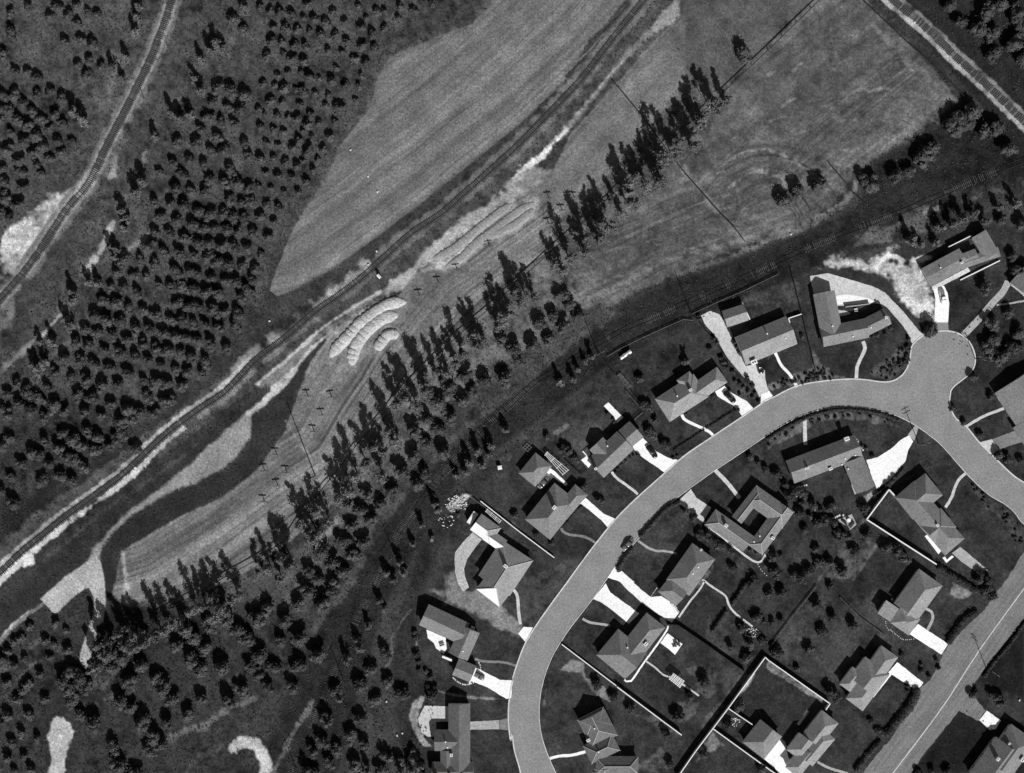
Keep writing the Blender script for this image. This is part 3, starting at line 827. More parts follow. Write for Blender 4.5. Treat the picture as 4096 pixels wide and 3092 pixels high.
PATHS = [(C3('1318,1015 1370,1140 1430,1250 1560,1390 1620,1480 1680,1600'), 0.95, 'white_concrete'), (C4('690,985 720,1050 860,1130 1050,1215 1150,1270 1215,1335'), 0.95, 'white_concrete'),
         (C5('770,1350 850,1450 1000,1560 1150,1670 1200,1720'), 0.85, 'pale_concrete'), (C6('505,830 520,860 580,890 700,905 780,935 830,970'), 0.85, 'dull_paving'),
         (C7('640,815 675,860 688,952') + t[2, 3]('56,270 72,385'), 1.0, 'pale_concrete'), (C8('705,645 760,665 860,675 980,680 1090,712'), 0.8, 'dull_paving'), (C10('0,815 100,790 200,785 332,752'), 0.95, 'white_concrete'),
         (C11('0,222 60,255 150,270 258,287'), 0.8, 'grey_concrete'), (C11('805,290 790,335 700,470 600,605 500,750 455,808 410,812 395,795'), 0.55, 'white_concrete'), (C11('595,620 680,680 760,750 825,772'), 0.55, 'pale_concrete'),
         (C11('930,832 1000,880 1095,948'), 0.55, 'pale_concrete'), (C12('30,102 120,165 200,195 300,200 388,222'), 0.75, 'grey_concrete'), (C12('635,465 720,530 850,620 880,700 950,790 1105,908'), 0.65, 'pale_concrete'),
         (C12('655,480 600,570 510,680 412,822'), 0.6, 'pale_concrete'), (t[2, 2]('1755,722 1840,810 1900,880 1965,965'), 1.3, 'pale_concrete'), (C13('138,465 300,580 420,680 638,822 738,698'), 0.7, 'pale_concrete'),
         (t[3, 2]('320,248 318,360 324,505'), 1.25, 'pale_concrete'), (C15('992,103 930,160 890,240 860,330 803,422'), 0.95, 'pale_concrete'), (C16('615,478 670,510 685,570 660,630 632,685'), 0.95, 'grey_concrete'),
         (C17('690,385 600,500 518,603'), 0.8, 'white_concrete'), (C18('915,848 1040,910 1200,955'), 0.85, 'grey_concrete'), (C18('733,497 828,368'), 0.9, 'pale_concrete'), (C20('258,645 370,580 503,528'), 0.9, 'pale_concrete'),
         (t[3, 1]('1690,1225 1830,1080 1930,960 2030,850 2075,760'), 2.2, 'grey_concrete'), (t[3, 1]('1975,967 2100,950 2240,925'), 0.6, 'grey_concrete'), 
          (t[3, 1]('820,1280 838,1340 800,1430 770,1500 763,1600'), 1.15, 'pale_concrete'), (C14('700,455 740,540 780,650'), 0.4, 'pale_concrete')]
for pts, w_, m in PATHS:
    ribbon('path', pts, w_, 0.055 if w_ < 2 else 0.04, m, 0.03)

# ================================================================== RAILWAYS
def railway(pts, label, tie_m, rail_m, spacing=0.62, keep=lambda p, q: True, z0=0.12, group=None, tie_jit=0.03):
    P = [W(p) for p in smooth(pts, 8)]
    root = thing('railway_track', label, 'railway track', P[len(P) // 2].copy(), 'railway tracks')
    org = root.location.copy()
    tb = MB(); acc = 0.0; cnt = 0
    rails = ([], [])
    for a, b in zip(P[:-1], P[1:]):
        d = b - a; L = d.length; tg = d / L
        nn = Vector((-tg.y, tg.x, 0))
        for s_, lst in zip((0.72, -0.72), rails):
            lst.append(a + nn * s_ - org)
        while acc < L:
            p = a + tg * acc
            if keep(p, cnt) and R.random() > 0.16:
                c = p - org + nn * R.normal(0, tie_jit)
                tb.box((c.x, c.y, 0.0), 0.24, 2.55 + R.normal(0, 0.05), z0, math.atan2(tg.y, tg.x) + R.normal(0, 0.02))
            cnt += 1
            acc += spacing
        acc -= L
    tb.build('ties', tie_m, root, kind='stuff')
    for lst in rails:
        rb = MB(); n = len(lst)
        vs = []
        for i, p in enumerate(lst):
            tg = (lst[min(i + 1, n - 1)] - lst[max(i - 1, 0)]).normalized(); nn = Vector((-tg.y, tg.x, 0))
            for s_, z in ((-0.045, z0), (-0.045, z0 + 0.14), (0.045, z0 + 0.14), (0.045, z0)):
                vs.append((p.x + nn.x * s_, p.y + nn.y * s_, z))
        fs = []
        for i in range(n - 1):
            for j in range(3):
                fs.append((4 * i + j, 4 * i + j + 1, 4 * i + 5 + j, 4 * i + 4 + j))
        rb.add(vs, fs)
        rb.build('rail', rail_m, root)
    return root


RAIL_O = [(4190, 600), (4096, 640), (3900, 720), (3600, 850), (3400, 925), (3280, 972), (3178, 1018), (3000, 1100)] + t[2, 1]('1420,985 1200,1080 1000,1165 840,1250 650,1360 370,1540 180,1650') + t[1, 2]('2180,175 1930,390 1700,650 1480,920 1300,1180 1220,1300') + t[1, 3]('940,220 880,320 740,640 600,970 520,1150 430,1380') + [(1170, 3090), (1140, 3160)]


def band(pts, w, m, h, nm='ballast'):
    ribbon(nm, pts, w, h, m, 0.16)


railway(RAIL_M, 'long straight railway track between the ploughed field and the windbreak', 'wood_tie', 'steel')
railway(RAIL_L, 'curving railway track cutting through the orchard with bleached verges', 'wood_tie', 'steel')
railway(RAIL_R, 'railway track on pale ballast running beside the fallow field corner', 'wood_tie', 'steel')


def patchy(p, i):
    return vn(np.array([p.x]), np.array([p.y]), 9.0, 6)[0] > 0.02 or vn(np.array([p.x]), np.array([p.y]), 2.0, 3)[0] > 0.72


railway(RAIL_O, 'old overgrown railway track with broken ties below the back fences', 'old_tie', 'rusty_steel', keep=patchy, z0=0.07, tie_jit=0.12)

# ================================================================== STRAW HEAPS
def heap(pts, w_m, h, label, lump=2.3, name='straw_windrow', m='straw', grp=None, sharp=1.0):
    P = [W(p) for p in smooth(pts, 5)]
    n = len(P); K = 13
    vs = []
    s_ = 0.0
    for i, p in enumerate(P):
        tg = (P[min(i + 1, n - 1)] - P[max(i - 1, 0)]).normalized(); nn = Vector((-tg.y, tg.x, 0))
        if nn.dot(Vector((SHX, SHY, 0))) < 0: nn = -nn
        if i: s_ += (p - P[i - 1]).length
        end = math.sqrt(max(0.02, min(1.0, 9.0 * i / n, 9.0 * (n - 1 - i) / n)))
        ph = (s_ / lump + 0.25 * math.sin(s_ * 0.9)) % 1.0
        lum = 0.55 + 0.45 * math.sqrt(max(0.0, math.sin(math.pi * ph)))
        for j in range(K):
            u = 2 * j / (K - 1) - 1
            lu = lum if u > -0.2 else 0.5 + 0.5 * lum
            q = p + nn * (u * w_m / 2 * end * (0.72 + 0.34 * (lum if u > 0 else 0.8)) + R.normal(0, 0.03))
            z = h * end * (1 - abs(u - 0.15) ** 2.4) * (lu + R.normal(0, 0.03))
            vs.append((q.x, q.y, max(0.02, z) if abs(u) < 1 else -0.05))
    fs = [(i * K + j, i * K + j + 1, (i + 1) * K + j + 1, (i + 1) * K + j) for i in range(n - 1) for j in range(K - 1)]
    mb = MB(); mb.add(vs, fs)
    return mb.build(name, m, label=label, cat='straw heap', group=grp)


for hp, wd, lb in zip(HEAPS, (4.4, 4.4, 3.9), ('longest curved pale straw windrow beside the dirt track fork', 'middle curved pale straw windrow between two others', 'shortest pale straw windrow of the three by the windbreak')):
    heap(hp, wd, 1.1, lb, grp='curved straw windrows')
mat('straw_grey', 0.26, 0.2, 1.2, bump=0.06)
for sr, lb in zip(STRAWROWS, ('combed straw row nearest the dirt track', 'combed straw row in the middle of its strip', 'combed straw row nearest the windbreak trees')):
    heap(sr, 3.2, 0.5, lb, lump=1.3, name='combed_straw_row', m='straw_grey', grp='combed straw rows', sharp=1)

# ================================================================== HOUSES
PITCH = math.radians(30)


def house(name, label, cat, wings, roof='shingle_grey', eave=2.75, pitch=PITCH, white_sw=False, chimneys=(), vents=(), wall='plaster', caps=False, group=None, over=0.5):
    """wings: (A, B, C, ends[, dz[, pitch]]) in photo pixels; A-B is one eave, the ridge runs parallel to it"""
    c0 = W(wings[0][0], eave)
    root = thing(name, label, cat, (c0.x, c0.y, 0), group)
    org = Vector((c0.x, c0.y, 0))
    rb = MB(); wb = MB(); fb = MB(); cb = MB()
    wins = []; rects = []
    for wi, wg in enumerate(wings):
        A_, B_, C_, ends = wg[:4]
        dz = wg[4] if len(wg) > 4 else 0.0
        pt = math.radians(wg[5]) if len(wg) > 5 else pitch
        ze = eave + dz - 0.006 * wi
        a = W(A_, ze) - org; b = W(B_, ze) - org; c = W(C_, ze) - org
        u = (b - a); L = u.length; u /= L
        v = Vector((-u.y, u.x, 0))
        wd = (c - b).dot(v)
        if wd < 0:
            v = -v; wd = -wd
        hr = wd / 2 * math.tan(pt)
        zr = ze + hr
        d_ = a + v * wd; c_ = b + v * wd
        i0 = min(wd / 2, L / 2 - 0.05) if ends[0] == 'h' else 0.0
        i1 = min(wd / 2, L / 2 - 0.05) if ends[1] == 'h' else 0.0
        r0 = a + v * (wd / 2) + u * i0; r1 = b + v * (wd / 2) - u * i1
        r0.z = r1.z = zr
        th = 0.16
        top = [a.copy(), b.copy(), c_.copy(), d_.copy()]
        for q in top: q.z = ze
        bot = [Vector((q.x, q.y, ze - th)) for q in top]
        vs = top + [r0, r1] + bot
        flip = u.cross(v).z < 0
        slopes = [(0, 1, 5, 4), (2, 3, 4, 5), (3, 0, 4), (1, 2, 5)]
        for fc in slopes:
            p = [vs[i] for i in fc]
            nrm = (p[1] - p[0]).cross(p[2] - p[0]).normalized()
            if nrm.z < 0:
                nrm = -nrm
                fc = fc[::-1]
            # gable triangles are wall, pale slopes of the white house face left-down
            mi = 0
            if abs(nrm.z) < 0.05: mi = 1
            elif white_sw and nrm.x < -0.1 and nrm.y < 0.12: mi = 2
            o_ = len(rb.v); rb.v.extend([tuple(vs[i]) for i in fc]); rb.f.append(tuple(range(o_, o_ + len(fc)))); rb.m.append(mi)
        rb.add(bot, [(3, 2, 1, 0) if not flip else (0, 1, 2, 3)], 1)
        o_ = len(fb.v)
        ins = 0.004
        fb.add([Vector((q.x, q.y, ze - 0.004)) for q in top] + bot, [(i, (i + 1) % 4, 4 + (i + 1) % 4, 4 + i) for i in range(4)])
        if caps:
            for s_, e_ in ((r0, r1), (a, r0), (d_, r0), (b, r1), (c_, r1)):
                if (s_ - e_).length > 0.3:
                    s2 = Vector((s_.x, s_.y, s_.z if s_ in (r0, r1) else ze)); e2 = Vector(e_)
                    if s_ is not r0 and ((s_ in (a, d_) and ends[0] == 'g') or (s_ in (b, c_) and ends[1] == 'g')):
                        continue
                    cb.tube(s2 + Vector((0, 0, 0.02)), e2 + Vector((0, 0, 0.02)), 0.11, n=5)
        # walls
        o2 = min(over, wd * 0.2, L * 0.2)
        w4 = [a + (u + v) * o2, b + (v - u) * o2, c_ - (u + v) * o2, d_ + (u - v) * o2]
        zt = ze - th - 0.004
        wb.add([Vector((q.x, q.y, -0.1)) for q in w4] + [Vector((q.x, q.y, zt)) for q in w4], [(i, (i + 1) % 4, 4 + (i + 1) % 4, 4 + i) for i in range(4)])
        rects.append((w4, a, u, v, L, wd, ze, zr, i0, i1, pt))
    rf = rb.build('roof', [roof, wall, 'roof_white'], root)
    wl_ = wb.build('wall', wall, root)
    fb.build('fascia', 'trim_white', rf)
    if caps and cb.v:
        cb.build('ridge_tiles', 'ridge_tile', rf, kind='stuff')

    def inside(p, skip):
        for q, (w4, a, u, v, L, wd, *_r) in enumerate(rects):
            if q == skip: continue
            d = p - a
            x, y = d.dot(u), d.dot(v)
            if 0 < x < L and 0 < y < wd: return True
        return False
    # windows and a door on the free walls
    door_done = False
    for q, (w4, a, u, v, L, wd, *_r) in enumerate(rects):
        cen = sum(w4, Vector()) / 4
        for i in range(4):
            p, r_ = w4[i], w4[(i + 1) % 4]
            d = r_ - p; ln = d.length
            if ln < 2.2: continue
            d /= ln
            nn = Vector((d.y, -d.x, 0))
            if nn.dot(p - cen) < 0: nn = -nn
            k_ = max(1, int(ln / 4.2))
            for j in range(k_):
                m_ = p + d * (ln * (j + 0.5) / k_)
                if inside(m_ + nn * 0.3, q): continue
                ang = math.atan2(d.y, d.x)
                if not door_done and nn.y < 0.2 and j == k_ // 2:
                    db = MB(); c = m_ + nn * 0.03
                    db.box((c.x, c.y, 0.0), 1.0, 0.12, 2.05, ang)
                    dd = db.build('door', 'door_paint', root)
                    hb = MB(); c2 = m_ + nn * 0.12 + d * 0.38
                    hb.box((c2.x, c2.y, 0.98), 0.1, 0.07, 0.05, ang)
                    hb.build('handle', 'chrome', dd)
                    door_done = True
                    continue
                gb = MB(); c = m_ + nn * 0.01
                gb.box((c.x, c.y, 0.9), 1.5, 0.06, 1.05, ang)
                g = gb.build('window', 'window_glass', root)
                sb = MB(); c = m_ + nn * 0.06
                sb.box((c.x, c.y, 0.8), 1.7, 0.16, 0.09, ang)
                sb.build('sill', 'trim_white', g)

    def roof_z(p):
        z = 0
        for (w4, a, u, v, L, wd, ze, zr, i0, i1, pt) in rects:
            d = p - a; x, y = d.dot(u), d.dot(v)
            if -0.1 < x < L + 0.1 and -0.1 < y < wd + 0.1:
                hh = min(y, wd - y)
                if i0: hh = min(hh, x)
                if i1: hh = min(hh, L - x)
                z = max(z, ze + hh * math.tan(pt))
        return z
    for cx in chimneys:
        p = cx[0]; big = cx[1] if len(cx) > 1 else 1.0
        q = W(p, eave + 1.2) - org; q.z = 0
        zb = roof_z(q)
        base = max(0.0, zb - 0.7)
        ang = math.atan2(rects[0][2].y, rects[0][2].x)
        ch = MB(); hh = 1.35 * big + (zb - base)
        ch.box((q.x, q.y, base), 1.15 * big, 0.85 * big, hh, ang)
        ch.box((q.x, q.y, base + hh - 0.18), 1.32 * big, 1.02 * big, 0.14, ang)
        co = ch.build('chimney', 'brick_white', rf)
        fl = MB()
        for s_ in (-0.25, 0.25):
            fl.box((q.x + math.cos(ang) * s_ * big, q.y + math.sin(ang) * s_ * big, base + hh + 0.002), 0.34 * big, 0.4 * big, 0.03, ang)
        fl.build('flue', 'soot', co)
    for vp in vents:
        q = W(vp, eave + 0.8) - org; q.z = 0
        zb = roof_z(q)
        vb = MB(); vb.tube((q.x, q.y, zb - 0.2), (q.x, q.y, zb + 0.45), 0.13, n=8)
        vb.box((q.x, q.y, zb + 0.45), 0.42, 0.42, 0.08, 0.4)
        vb.build('roof_vent', 'trim_white', rf)
    return root


def wg(fr, txt, ends, *rest):
    a, b, c = fr(txt)
    return (a, b, c, ends) + rest


HS = 'ranch_house'
house(HS, 'grey-roofed house with a long low front and walled terrace, behind the white parked car', 'house', [wg(C1, '680,1180 1300,845 1110,565', 'gg', 0, 13), wg(C1, '1350,375 1560,740 1790,600', 'gg', 0.1, 18), wg(C1, '1230,880 1830,680 1740,535', 'gh', 0, 16), wg(C1, '860,1000 1480,755 1360,570', 'hg', 0.05, 14)],
      chimneys=[(C1('1185,785')[0], 0.7)], vents=C1('830,870'), caps=False)
house(HS, 'L-shaped grey house with an angled end wing inside the curving pale drive', 'house', [wg(C2, '215,400 345,1080 700,1010', 'gg'), wg(C2, '390,1270 1140,1115 1070,795', 'gg'), wg(C2, '1075,1110 1510,890 1370,640', 'gg', -0.05)],
      chimneys=[(C2('1405,785')[0], 0.7)], vents=C2('870,1100 520,930 1160,955'))
house(HS, 'long two-tone gabled house with a large white chimney beside its drive', 'house', [wg(C3, '840,1240 1690,890 1490,435', 'gg')], roof='shingle_pale', chimneys=[(C3('968,1190')[0], 1.5)], vents=C3('1480,800 1180,725'))
house('garage', 'small gabled garage behind the two-tone house with the large white chimney', 'garage', [wg(C3, '530,615 885,500 770,240', 'gg')], roof='shingle_pale', eave=2.4)
house(HS, 'pale hipped house with two rear wings and a dark car on its white drive', 'house', [wg(C4, '490,1105 1130,690 845,335', 'hh'), wg(C4, '815,265 1050,600 830,740', 'hg'), wg(C4, '700,965 1445,447 1260,200', 'gh', 0.0)], roof='shingle_pale',
      chimneys=[(C4('820,575')[0], 0.8)], vents=C4('605,680'))
house(HS, 'grey gabled house with one rear wing above a broad white drive', 'house', [wg(C5, '640,1450 1140,975 870,670', 'gg'), wg(C5, '1112,935 1295,775 1070,505', 'gg', -0.12), wg(C5, '625,775 800,960 560,1155', 'gg', -0.05)], caps=False, chimneys=[(C5('500,1290')[0], 0.7)], vents=C5('700,925'))
house('garage', 'small hipped garage with a white court behind the chimneyed hip house', 'garage', [wg(C6, '260,440 420,245 265,115', 'hh')], eave=2.4)
house(HS, 'grey hipped house with white chimney and short white drive up from the road bend', 'house', [wg(C6, '400,940 680,595 440,405', 'hh'), wg(C6, '560,745 755,515 630,425', 'gh')], chimneys=[(C6('437,628')[0], 1.0)])
house(HS, 'rambling hipped house with bright white roof slopes', 'house', [wg(C7, '235,255 420,390 530,240', 'gh'), wg(C7, '610,880 830,545 545,330', 'gh'), wg(C7, '515,985 680,770 455,600', 'hg'), wg(C7, '350,345 515,460 590,360', 'gg', -0.1)], roof='shingle_pale', white_sw=True, caps=True,
      chimneys=[(C7('570,588')[0], 1.0)])
house(HS, 'three-part grey house stepping down to a garage with a car before it', 'house', [wg(C8, '178,330 560,510 645,310', 'gg'), wg(C8, '635,665 750,405 570,335', 'gg', 0.1), wg(C8, '490,800 655,868 722,715', 'gg', -0.2)], chimneys=[(C8('680,375')[0], 1.0)], vents=C8('595,570'))
house(HS, 'grey house with a straight drive and a pale round-ended court behind it', 'house', [wg(C9, '660,930 660,300 455,300', 'gg'), wg(C9, '325,745 540,745 540,548', 'gg'), wg(C9, '300,1010 690,1010 690,850', 'gg', -0.05), wg(C9, '380,960 380,740 500,740', 'gg', -0.1)], roof='shingle_dark', chimneys=[(C9('483,782')[0], 0.8)], vents=C9('430,650 448,708'))
house(HS, 'dark many-faceted hipped house with ridge tiles inside the road bend', 'house', [wg(C10, '255,455 500,330 590,495', 'hh'), wg(C10, '265,470 390,720 640,600', 'gh', 0.05), wg(C10, '310,700 580,570 670,735', 'hh'), wg(C10, '430,960 830,960 810,800', 'hh', -0.1), wg(C10, '420,920 480,835 590,930', 'hh', -0.2)], roof='shingle_dark', caps=True,
      chimneys=[(C10('360,645')[0], 0.9)], vents=C10('415,522 455,745'))
house(HS, 'large hipped house with white chimney in front of a white lattice arbour', 'house', [wg(C11, '400,785 780,305 600,170', 'hh'), wg(C11, '400,790 130,565 315,300', 'gh', 0.02)], chimneys=[(C11('592,455')[0], 1.0)], vents=C11('420,490'))
house(HS, 'hipped house with an L-shaped white yard and long path to the back garden', 'house', [wg(C12, '510,620 755,275 540,120', 'hh'), wg(C12, '385,715 215,580 330,425', 'gh', -0.05)], chimneys=[(C12('625,188')[0], 0.55)], vents=C12('590,345 540,405'))
house(HS, 'square hipped house built round a small open courtyard', 'house', [wg(C13, '625,95 980,345 870,505', 'hh'), wg(C13, '395,388 625,95 715,165', 'gh', 0.0), wg(C13, '140,465 500,720 600,575', 'hg'), wg(C13, '680,755 975,350 840,255', 'hg', 0.0)], caps=True, chimneys=[(C13('335,472')[0], 0.9), (C13('777,592')[0], 0.9)], vents=C13('602,630 655,575'))
house(HS, 'long gabled house with several white chimneys and a garage wing on the bright drive', 'house', [wg(C14, '205,550 850,305 760,95', 'gg'), wg(C14, '785,650 665,360 850,290', 'gg', 0.05)], chimneys=[(C14('697,130')[0], 1.2), (C14('545,412')[0], 0.9), (C14('320,400')[0], 0.6)], vents=C14('300,412 680,318 655,375 775,285 712,415'))
house(HS, 'long dark hipped house with three front wings beside a walled black lawn', 'house', [wg(C15, '330,330 800,875 985,715', 'hh'), wg(C15, '330,330 615,100 800,290', 'hh', 0.02), wg(C15, '560,590 760,425 925,590', 'gh')], roof='shingle_grey', caps=False, chimneys=[(C15('712,585')[0], 0.7)])
house(HS, 'pale-fronted hipped house with a square flat-roofed annex and wide white drive', 'house', [wg(C16, '320,430 555,105 785,255', 'gh'), wg(C16, '460,735 285,615 390,455', 'hh'), wg(C16, '165,525 285,605 365,480', 'gg', 0.3, 2), wg(C16, '420,640 560,470 470,405', 'gg', -0.02)], roof='shingle_pale', caps=False)
house(HS, 'stepped hipped house of four wings with a white strip path along its front', 'house', [wg(C17, '450,330 600,120 750,245', 'gh'), wg(C17, '300,420 450,225 690,385', 'gh', 0.05), wg(C17, '205,485 330,320 430,395', 'hh'), wg(C17, '265,620 430,400 590,520', 'hg', 0.0)], roof='shingle_pale')
house('garage', 'hipped garage on the white court inside the long white garden wall', 'garage', [wg(C18, '415,825 585,610 375,455', 'hg')], eave=2.4)
house(HS, 'hipped house of several wings sharing a white court inside the garden wall', 'house', [wg(C18, '780,585 960,360 1120,480', 'gh'), wg(C18, '625,735 745,570 900,680', 'hg'), wg(C18, '870,890 1085,632 945,520', 'gh'), wg(C18, '740,1000 900,800 770,700', 'hg')], roof='shingle_pale')
house(HS, 'grey hipped house across the street with white vents and a bright drive', 'house', [wg(C19, '900,825 1140,490 1380,660', 'gh'), wg(C19, '740,960 1000,610 1250,790', 'gg')], chimneys=[(C19('1115,672')[0], 0.6), (C19('998,808')[0], 0.9), (C19('1240,820')[0], 1.1)])
house(HS, 'plain grey-roofed house beside the turning circle planting', 'house', [wg(C20, '590,655 445,430 700,265', 'gg', 0, 8), wg(C20, '628,760 560,650 740,540', 'gg', -0.1, 8)])
house(HS, 'grey-roofed house with a bright white front wall at the end of the long side path', 'house', [wg(C1, '1980,1120 2260,800 2640,1120', 'gg', 0, 15)])
house('shed', 'tiny pale-roofed shed in the back lot below the old railway', 'shed', [wg(t[2, 1], '975,1420 1037,1378 1020,1350', 'gg')], roof='roof_white', eave=1.7, over=0.12, wall='wood_grey')
house('shed', 'very small lean-to box beside the tiny pale-roofed shed', 'shed', [wg(t[2, 1], '945,1440 972,1422 957,1398', 'gg')], roof='roof_white', eave=1.3, over=0.1, wall='wood_grey')
house('hut', 'little white-roofed hut beside the main railway track', 'hut', [wg(t[1, 1], '1040,712 1066,742 1082,722', 'gg')], roof='roof_white', eave=2.0, over=0.12, wall='wood_grey')
house('shed', 'square white-topped box shed on a bare back lawn', 'shed', [wg(t[1, 2], '2092,722 2128,716 2122,682', 'gg', 0, 4)], roof='roof_white', eave=1.5, over=0.12, wall='wood_grey')
house('shed', 'narrow white lean-to on the corner of the white-roofed house', 'shed', [wg(C7, '203,185 245,212 308,105', 'gg', 0, 10)], roof='roof_white', eave=2.1, over=0.15)
house('garden_house', 'narrow grey-roofed garden cabin among the trees by the grove', 'cabin', [wg(t[1, 2], '1505,1340 1528,1345 1535,1292', 'gg')], roof='shingle_dark', eave=1.8, over=0.12, wall='wood_grey')

# ================================================================== WALLS AND FENCES
def wall_run(name, label, cat, fr, txt, h, th, m, cap=None, posts=False):
    pts = fr(txt) if isinstance(txt, str) else txt
    P = [W(p) for p in pts]
    root = thing(name, label, cat, P[0].copy())
    org = P[0]
    body = MB(); cp = MB()
    for a, b in zip(P[:-1], P[1:]):
        d = b - a; L = d.length
        if L < 0.05: continue
        c = (a + b) / 2 - org; ang = math.atan2(d.y, d.x)
        if posts and h < 1.4:
            for zz in (0.28, 0.62, h - 0.12):
                body.box((c.x, c.y, zz), L, th * 0.8, 0.12, ang)
        else:
            body.box((c.x, c.y, -0.1), L, th, h + 0.1, ang)
        if cap:
            cp.box((c.x, c.y, h), L + 0.05, th + 0.08, 0.07, ang)
    body.build('wall_panel' if not posts else 'rail_panel', m, root)
    if cap:
        cp.build('coping', cap, root)
    if posts:
        for a, b in zip(P[:-1], P[1:]):
            d = b - a; L = d.length; n = max(1, int(L / 3.5))
            for i in range(n):
                q = a + d * (i / n) - org
                pb = MB(); pb.box((q.x, q.y, -0.1), 0.12, 0.12, h + 0.3, math.atan2(d.y, d.x))
                pb.build('post', 'wood_dark' if m == 'wood_dark' else 'wood_grey', root)
    return root


WA = 'garden_wall'
wall_run(WA, 'long white garden wall around the big dark lawn, upper right side', 'wall', t[3, 3], '0,690 525,1060 490,1112', 1.9, 0.22, 'plaster', 'trim_white')
wall_run(WA, 'longest white garden wall running down between the back gardens', 'wall', t[2, 3], '2212,692 2180,660 1860,1100 1730,1272 1580,1470 1420,1700', 1.9, 0.22, 'plaster', 'trim_white')
wall_run(WA, 'thin white lot wall from the road to the shadowed garden strip', 'wall', t[2, 3], '430,555 700,760 900,912', 0.8, 0.2, 'plaster', 'trim_white')
wall_run(WA, 'white lot wall casting a deep shadow on the lattice arbour lawn', 'wall', t[2, 3], '905,916 1300,1212 1460,1330', 1.9, 0.22, 'plaster', 'trim_white')
wall_run(WA, 'white wall between the lawn and the hipped garage court', 'wall', t[2, 3], '1733,1278 2212,1625 2290,1680', 1.9, 0.2, 'plaster', 'trim_white')
wall_run(WA, 'short white wall closing the small planted yard by the garage', 'wall', t[2, 3], '1865,1104 2070,1242', 1.6, 0.18, 'plaster', 'trim_white')
wall_run(WA, 'white-topped wall of the black lawn beside the long dark house', 'wall', C15, '325,325 257,250 47,530 700,950', 2.2, 0.3, 'plaster_grey', 'trim_white')
wall_run(WA, 'thin pale lot wall between the white-roofed house and the chimneyed hip house', 'wall', C7, '335,-15 700,272 1027,516', 0.9, 0.2, 'plaster', 'trim_white')
wall_run(WA, 'short white terrace wall in front of the long low house', 'wall', C1, '1150,1075 1800,755', 0.7, 0.25, 'plaster', 'trim_white')
wall_run(WA, 'white screen wall beside the back yard of the long low house', 'wall', C1, '940,535 1310,352', 1.8, 0.2, 'plaster', 'trim_white')
wall_run(WA, 'bright white wall along the front of the side-path house', 'wall', C1, '1990,1150 2230,1310', 2.3, 0.35, 'plaster', 'trim_white')
wall_run(WA, 'white side wall of the small gabled garage yard', 'wall', C3, '760,210 820,340 890,490', 1.7, 0.25, 'plaster', 'trim_white')
wall_run(WA, 'low white wall stub at the corner of the two-tone house', 'wall', C3, '1745,400 1530,470 1552,545', 1.2, 0.22, 'plaster', 'trim_white')
wall_run(WA, 'white wall between the court and the breezeway of the straight-drive house', 'wall', C9, '456,325 456,455', 2.0, 0.25, 'plaster', 'trim_white')
wall_run(WA, 'white garage front wall facing the parked car', 'wall', C8, '718,718 655,862', 2.7, 0.4, 'plaster', 'trim_white')
wall_run(WA, 'white back wall panel beside the curved patio', 'wall', C8, '400,618 490,655', 1.5, 0.6, 'plaster', 'trim_white')
FE = 'fence'
wall_run(FE, 'dark board fence between the arbour lawn and the long-path lawn', 'fence', t[2, 3], '1340,380 1430,385 1700,570 2010,790', 1.7, 0.1, 'wood_dark', None, True)
wall_run(FE, 'pale rail fence along the old railway behind the upper lots', 'fence', t[2, 1], '1550,1045 1800,930 2000,845 2212,742 2300,700', 1.0, 0.12, 'wood_grey', None, True)
wall_run(FE, 'pale rail fence along the old railway behind the tiny shed lot', 'fence', t[2, 1], '820,1412 960,1330 1100,1262 1300,1170 1480,1092 1560,1100', 1.0, 0.12, 'wood_grey', None, True)
wall_run(FE, 'dark wire fence beside the long drive of the two-tone house', 'fence', C3, '60,530 300,830 600,1230 760,1420 960,1640', 1.0, 0.1, 'wood_dark', None, True)
wall_run(FE, 'dark wire fence between the two-tone house and the angled-wing house', 'fence', t[3, 1], '190,650 240,840 280,1000 340,1250 410,1540', 1.0, 0.1, 'wood_dark', None, True)
wall_run(FE, 'thin fence down the back lot of the pale hipped house', 'fence', t[2, 1], '750,1380 850,1530 1000,1670 1130,1860', 1.1, 0.08, 'wood_dark', None, True)
wall_run(FE, 'thin wire fence crossing the fallow field from the windbreak', 'fence', t[2, 0], '860,690 1150,1040 1330,1290 1500,1510 1660,1690', 1.0, 0.10, 'wood_dark', None, True)
wall_run(FE, 'thin wire fence across the lower fallow field to the dirt lane', 'fence', t[2, 1], '1640,0 1800,180 1920,300 2012,422', 1.0, 0.12, 'wood_dark', None, True)
wall_run(FE, 'thin wire fence at the corner of the fallow field by the three round trees', 'fence', t[3, 0], '525,1415 640,1550 740,1675 850,1780', 1.0, 0.10, 'wood_dark', None, True)
wall_run(FE, 'dark boundary fence along the edge of the fallow field and railway lot', 'fence', t[3, 0], '830,20 1000,180 1200,370 1350,500 1600,740 1730,880', 1.0, 0.10, 'wood_dark', None, True)
wall_run(FE, 'thin grey fence between the gardens of the walled lawn and vegetable rows', 'fence', t[3, 3], '20,570 230,290 420,50', 0.9, 0.08, 'wood_grey', None, True)
wall_run(FE, 'thin grey fence behind the stepped hipped house lawn', 'fence', t[3, 3], '620,150 800,330 1010,480', 0.9, 0.08, 'wood_grey', None, True)
wall_run(FE, 'thin garden fence around the slab garden of the grey gabled house', 'fence', C5, '1000,10 1130,160 1280,330', 1.0, 0.1, 'wood_grey', None, True)
wall_run(FE, 'short pale fence panel between the pale hipped and grey gabled houses', 'fence', C5, '1140,490 1275,375', 1.3, 0.12, 'wood_grey', None, True)
wall_run(FE, 'low dark garden fence below the small patio of the grey gabled house', 'fence', C5, '0,1160 270,1400 360,1320', 1.2, 0.12, 'wood_dark', None, True)
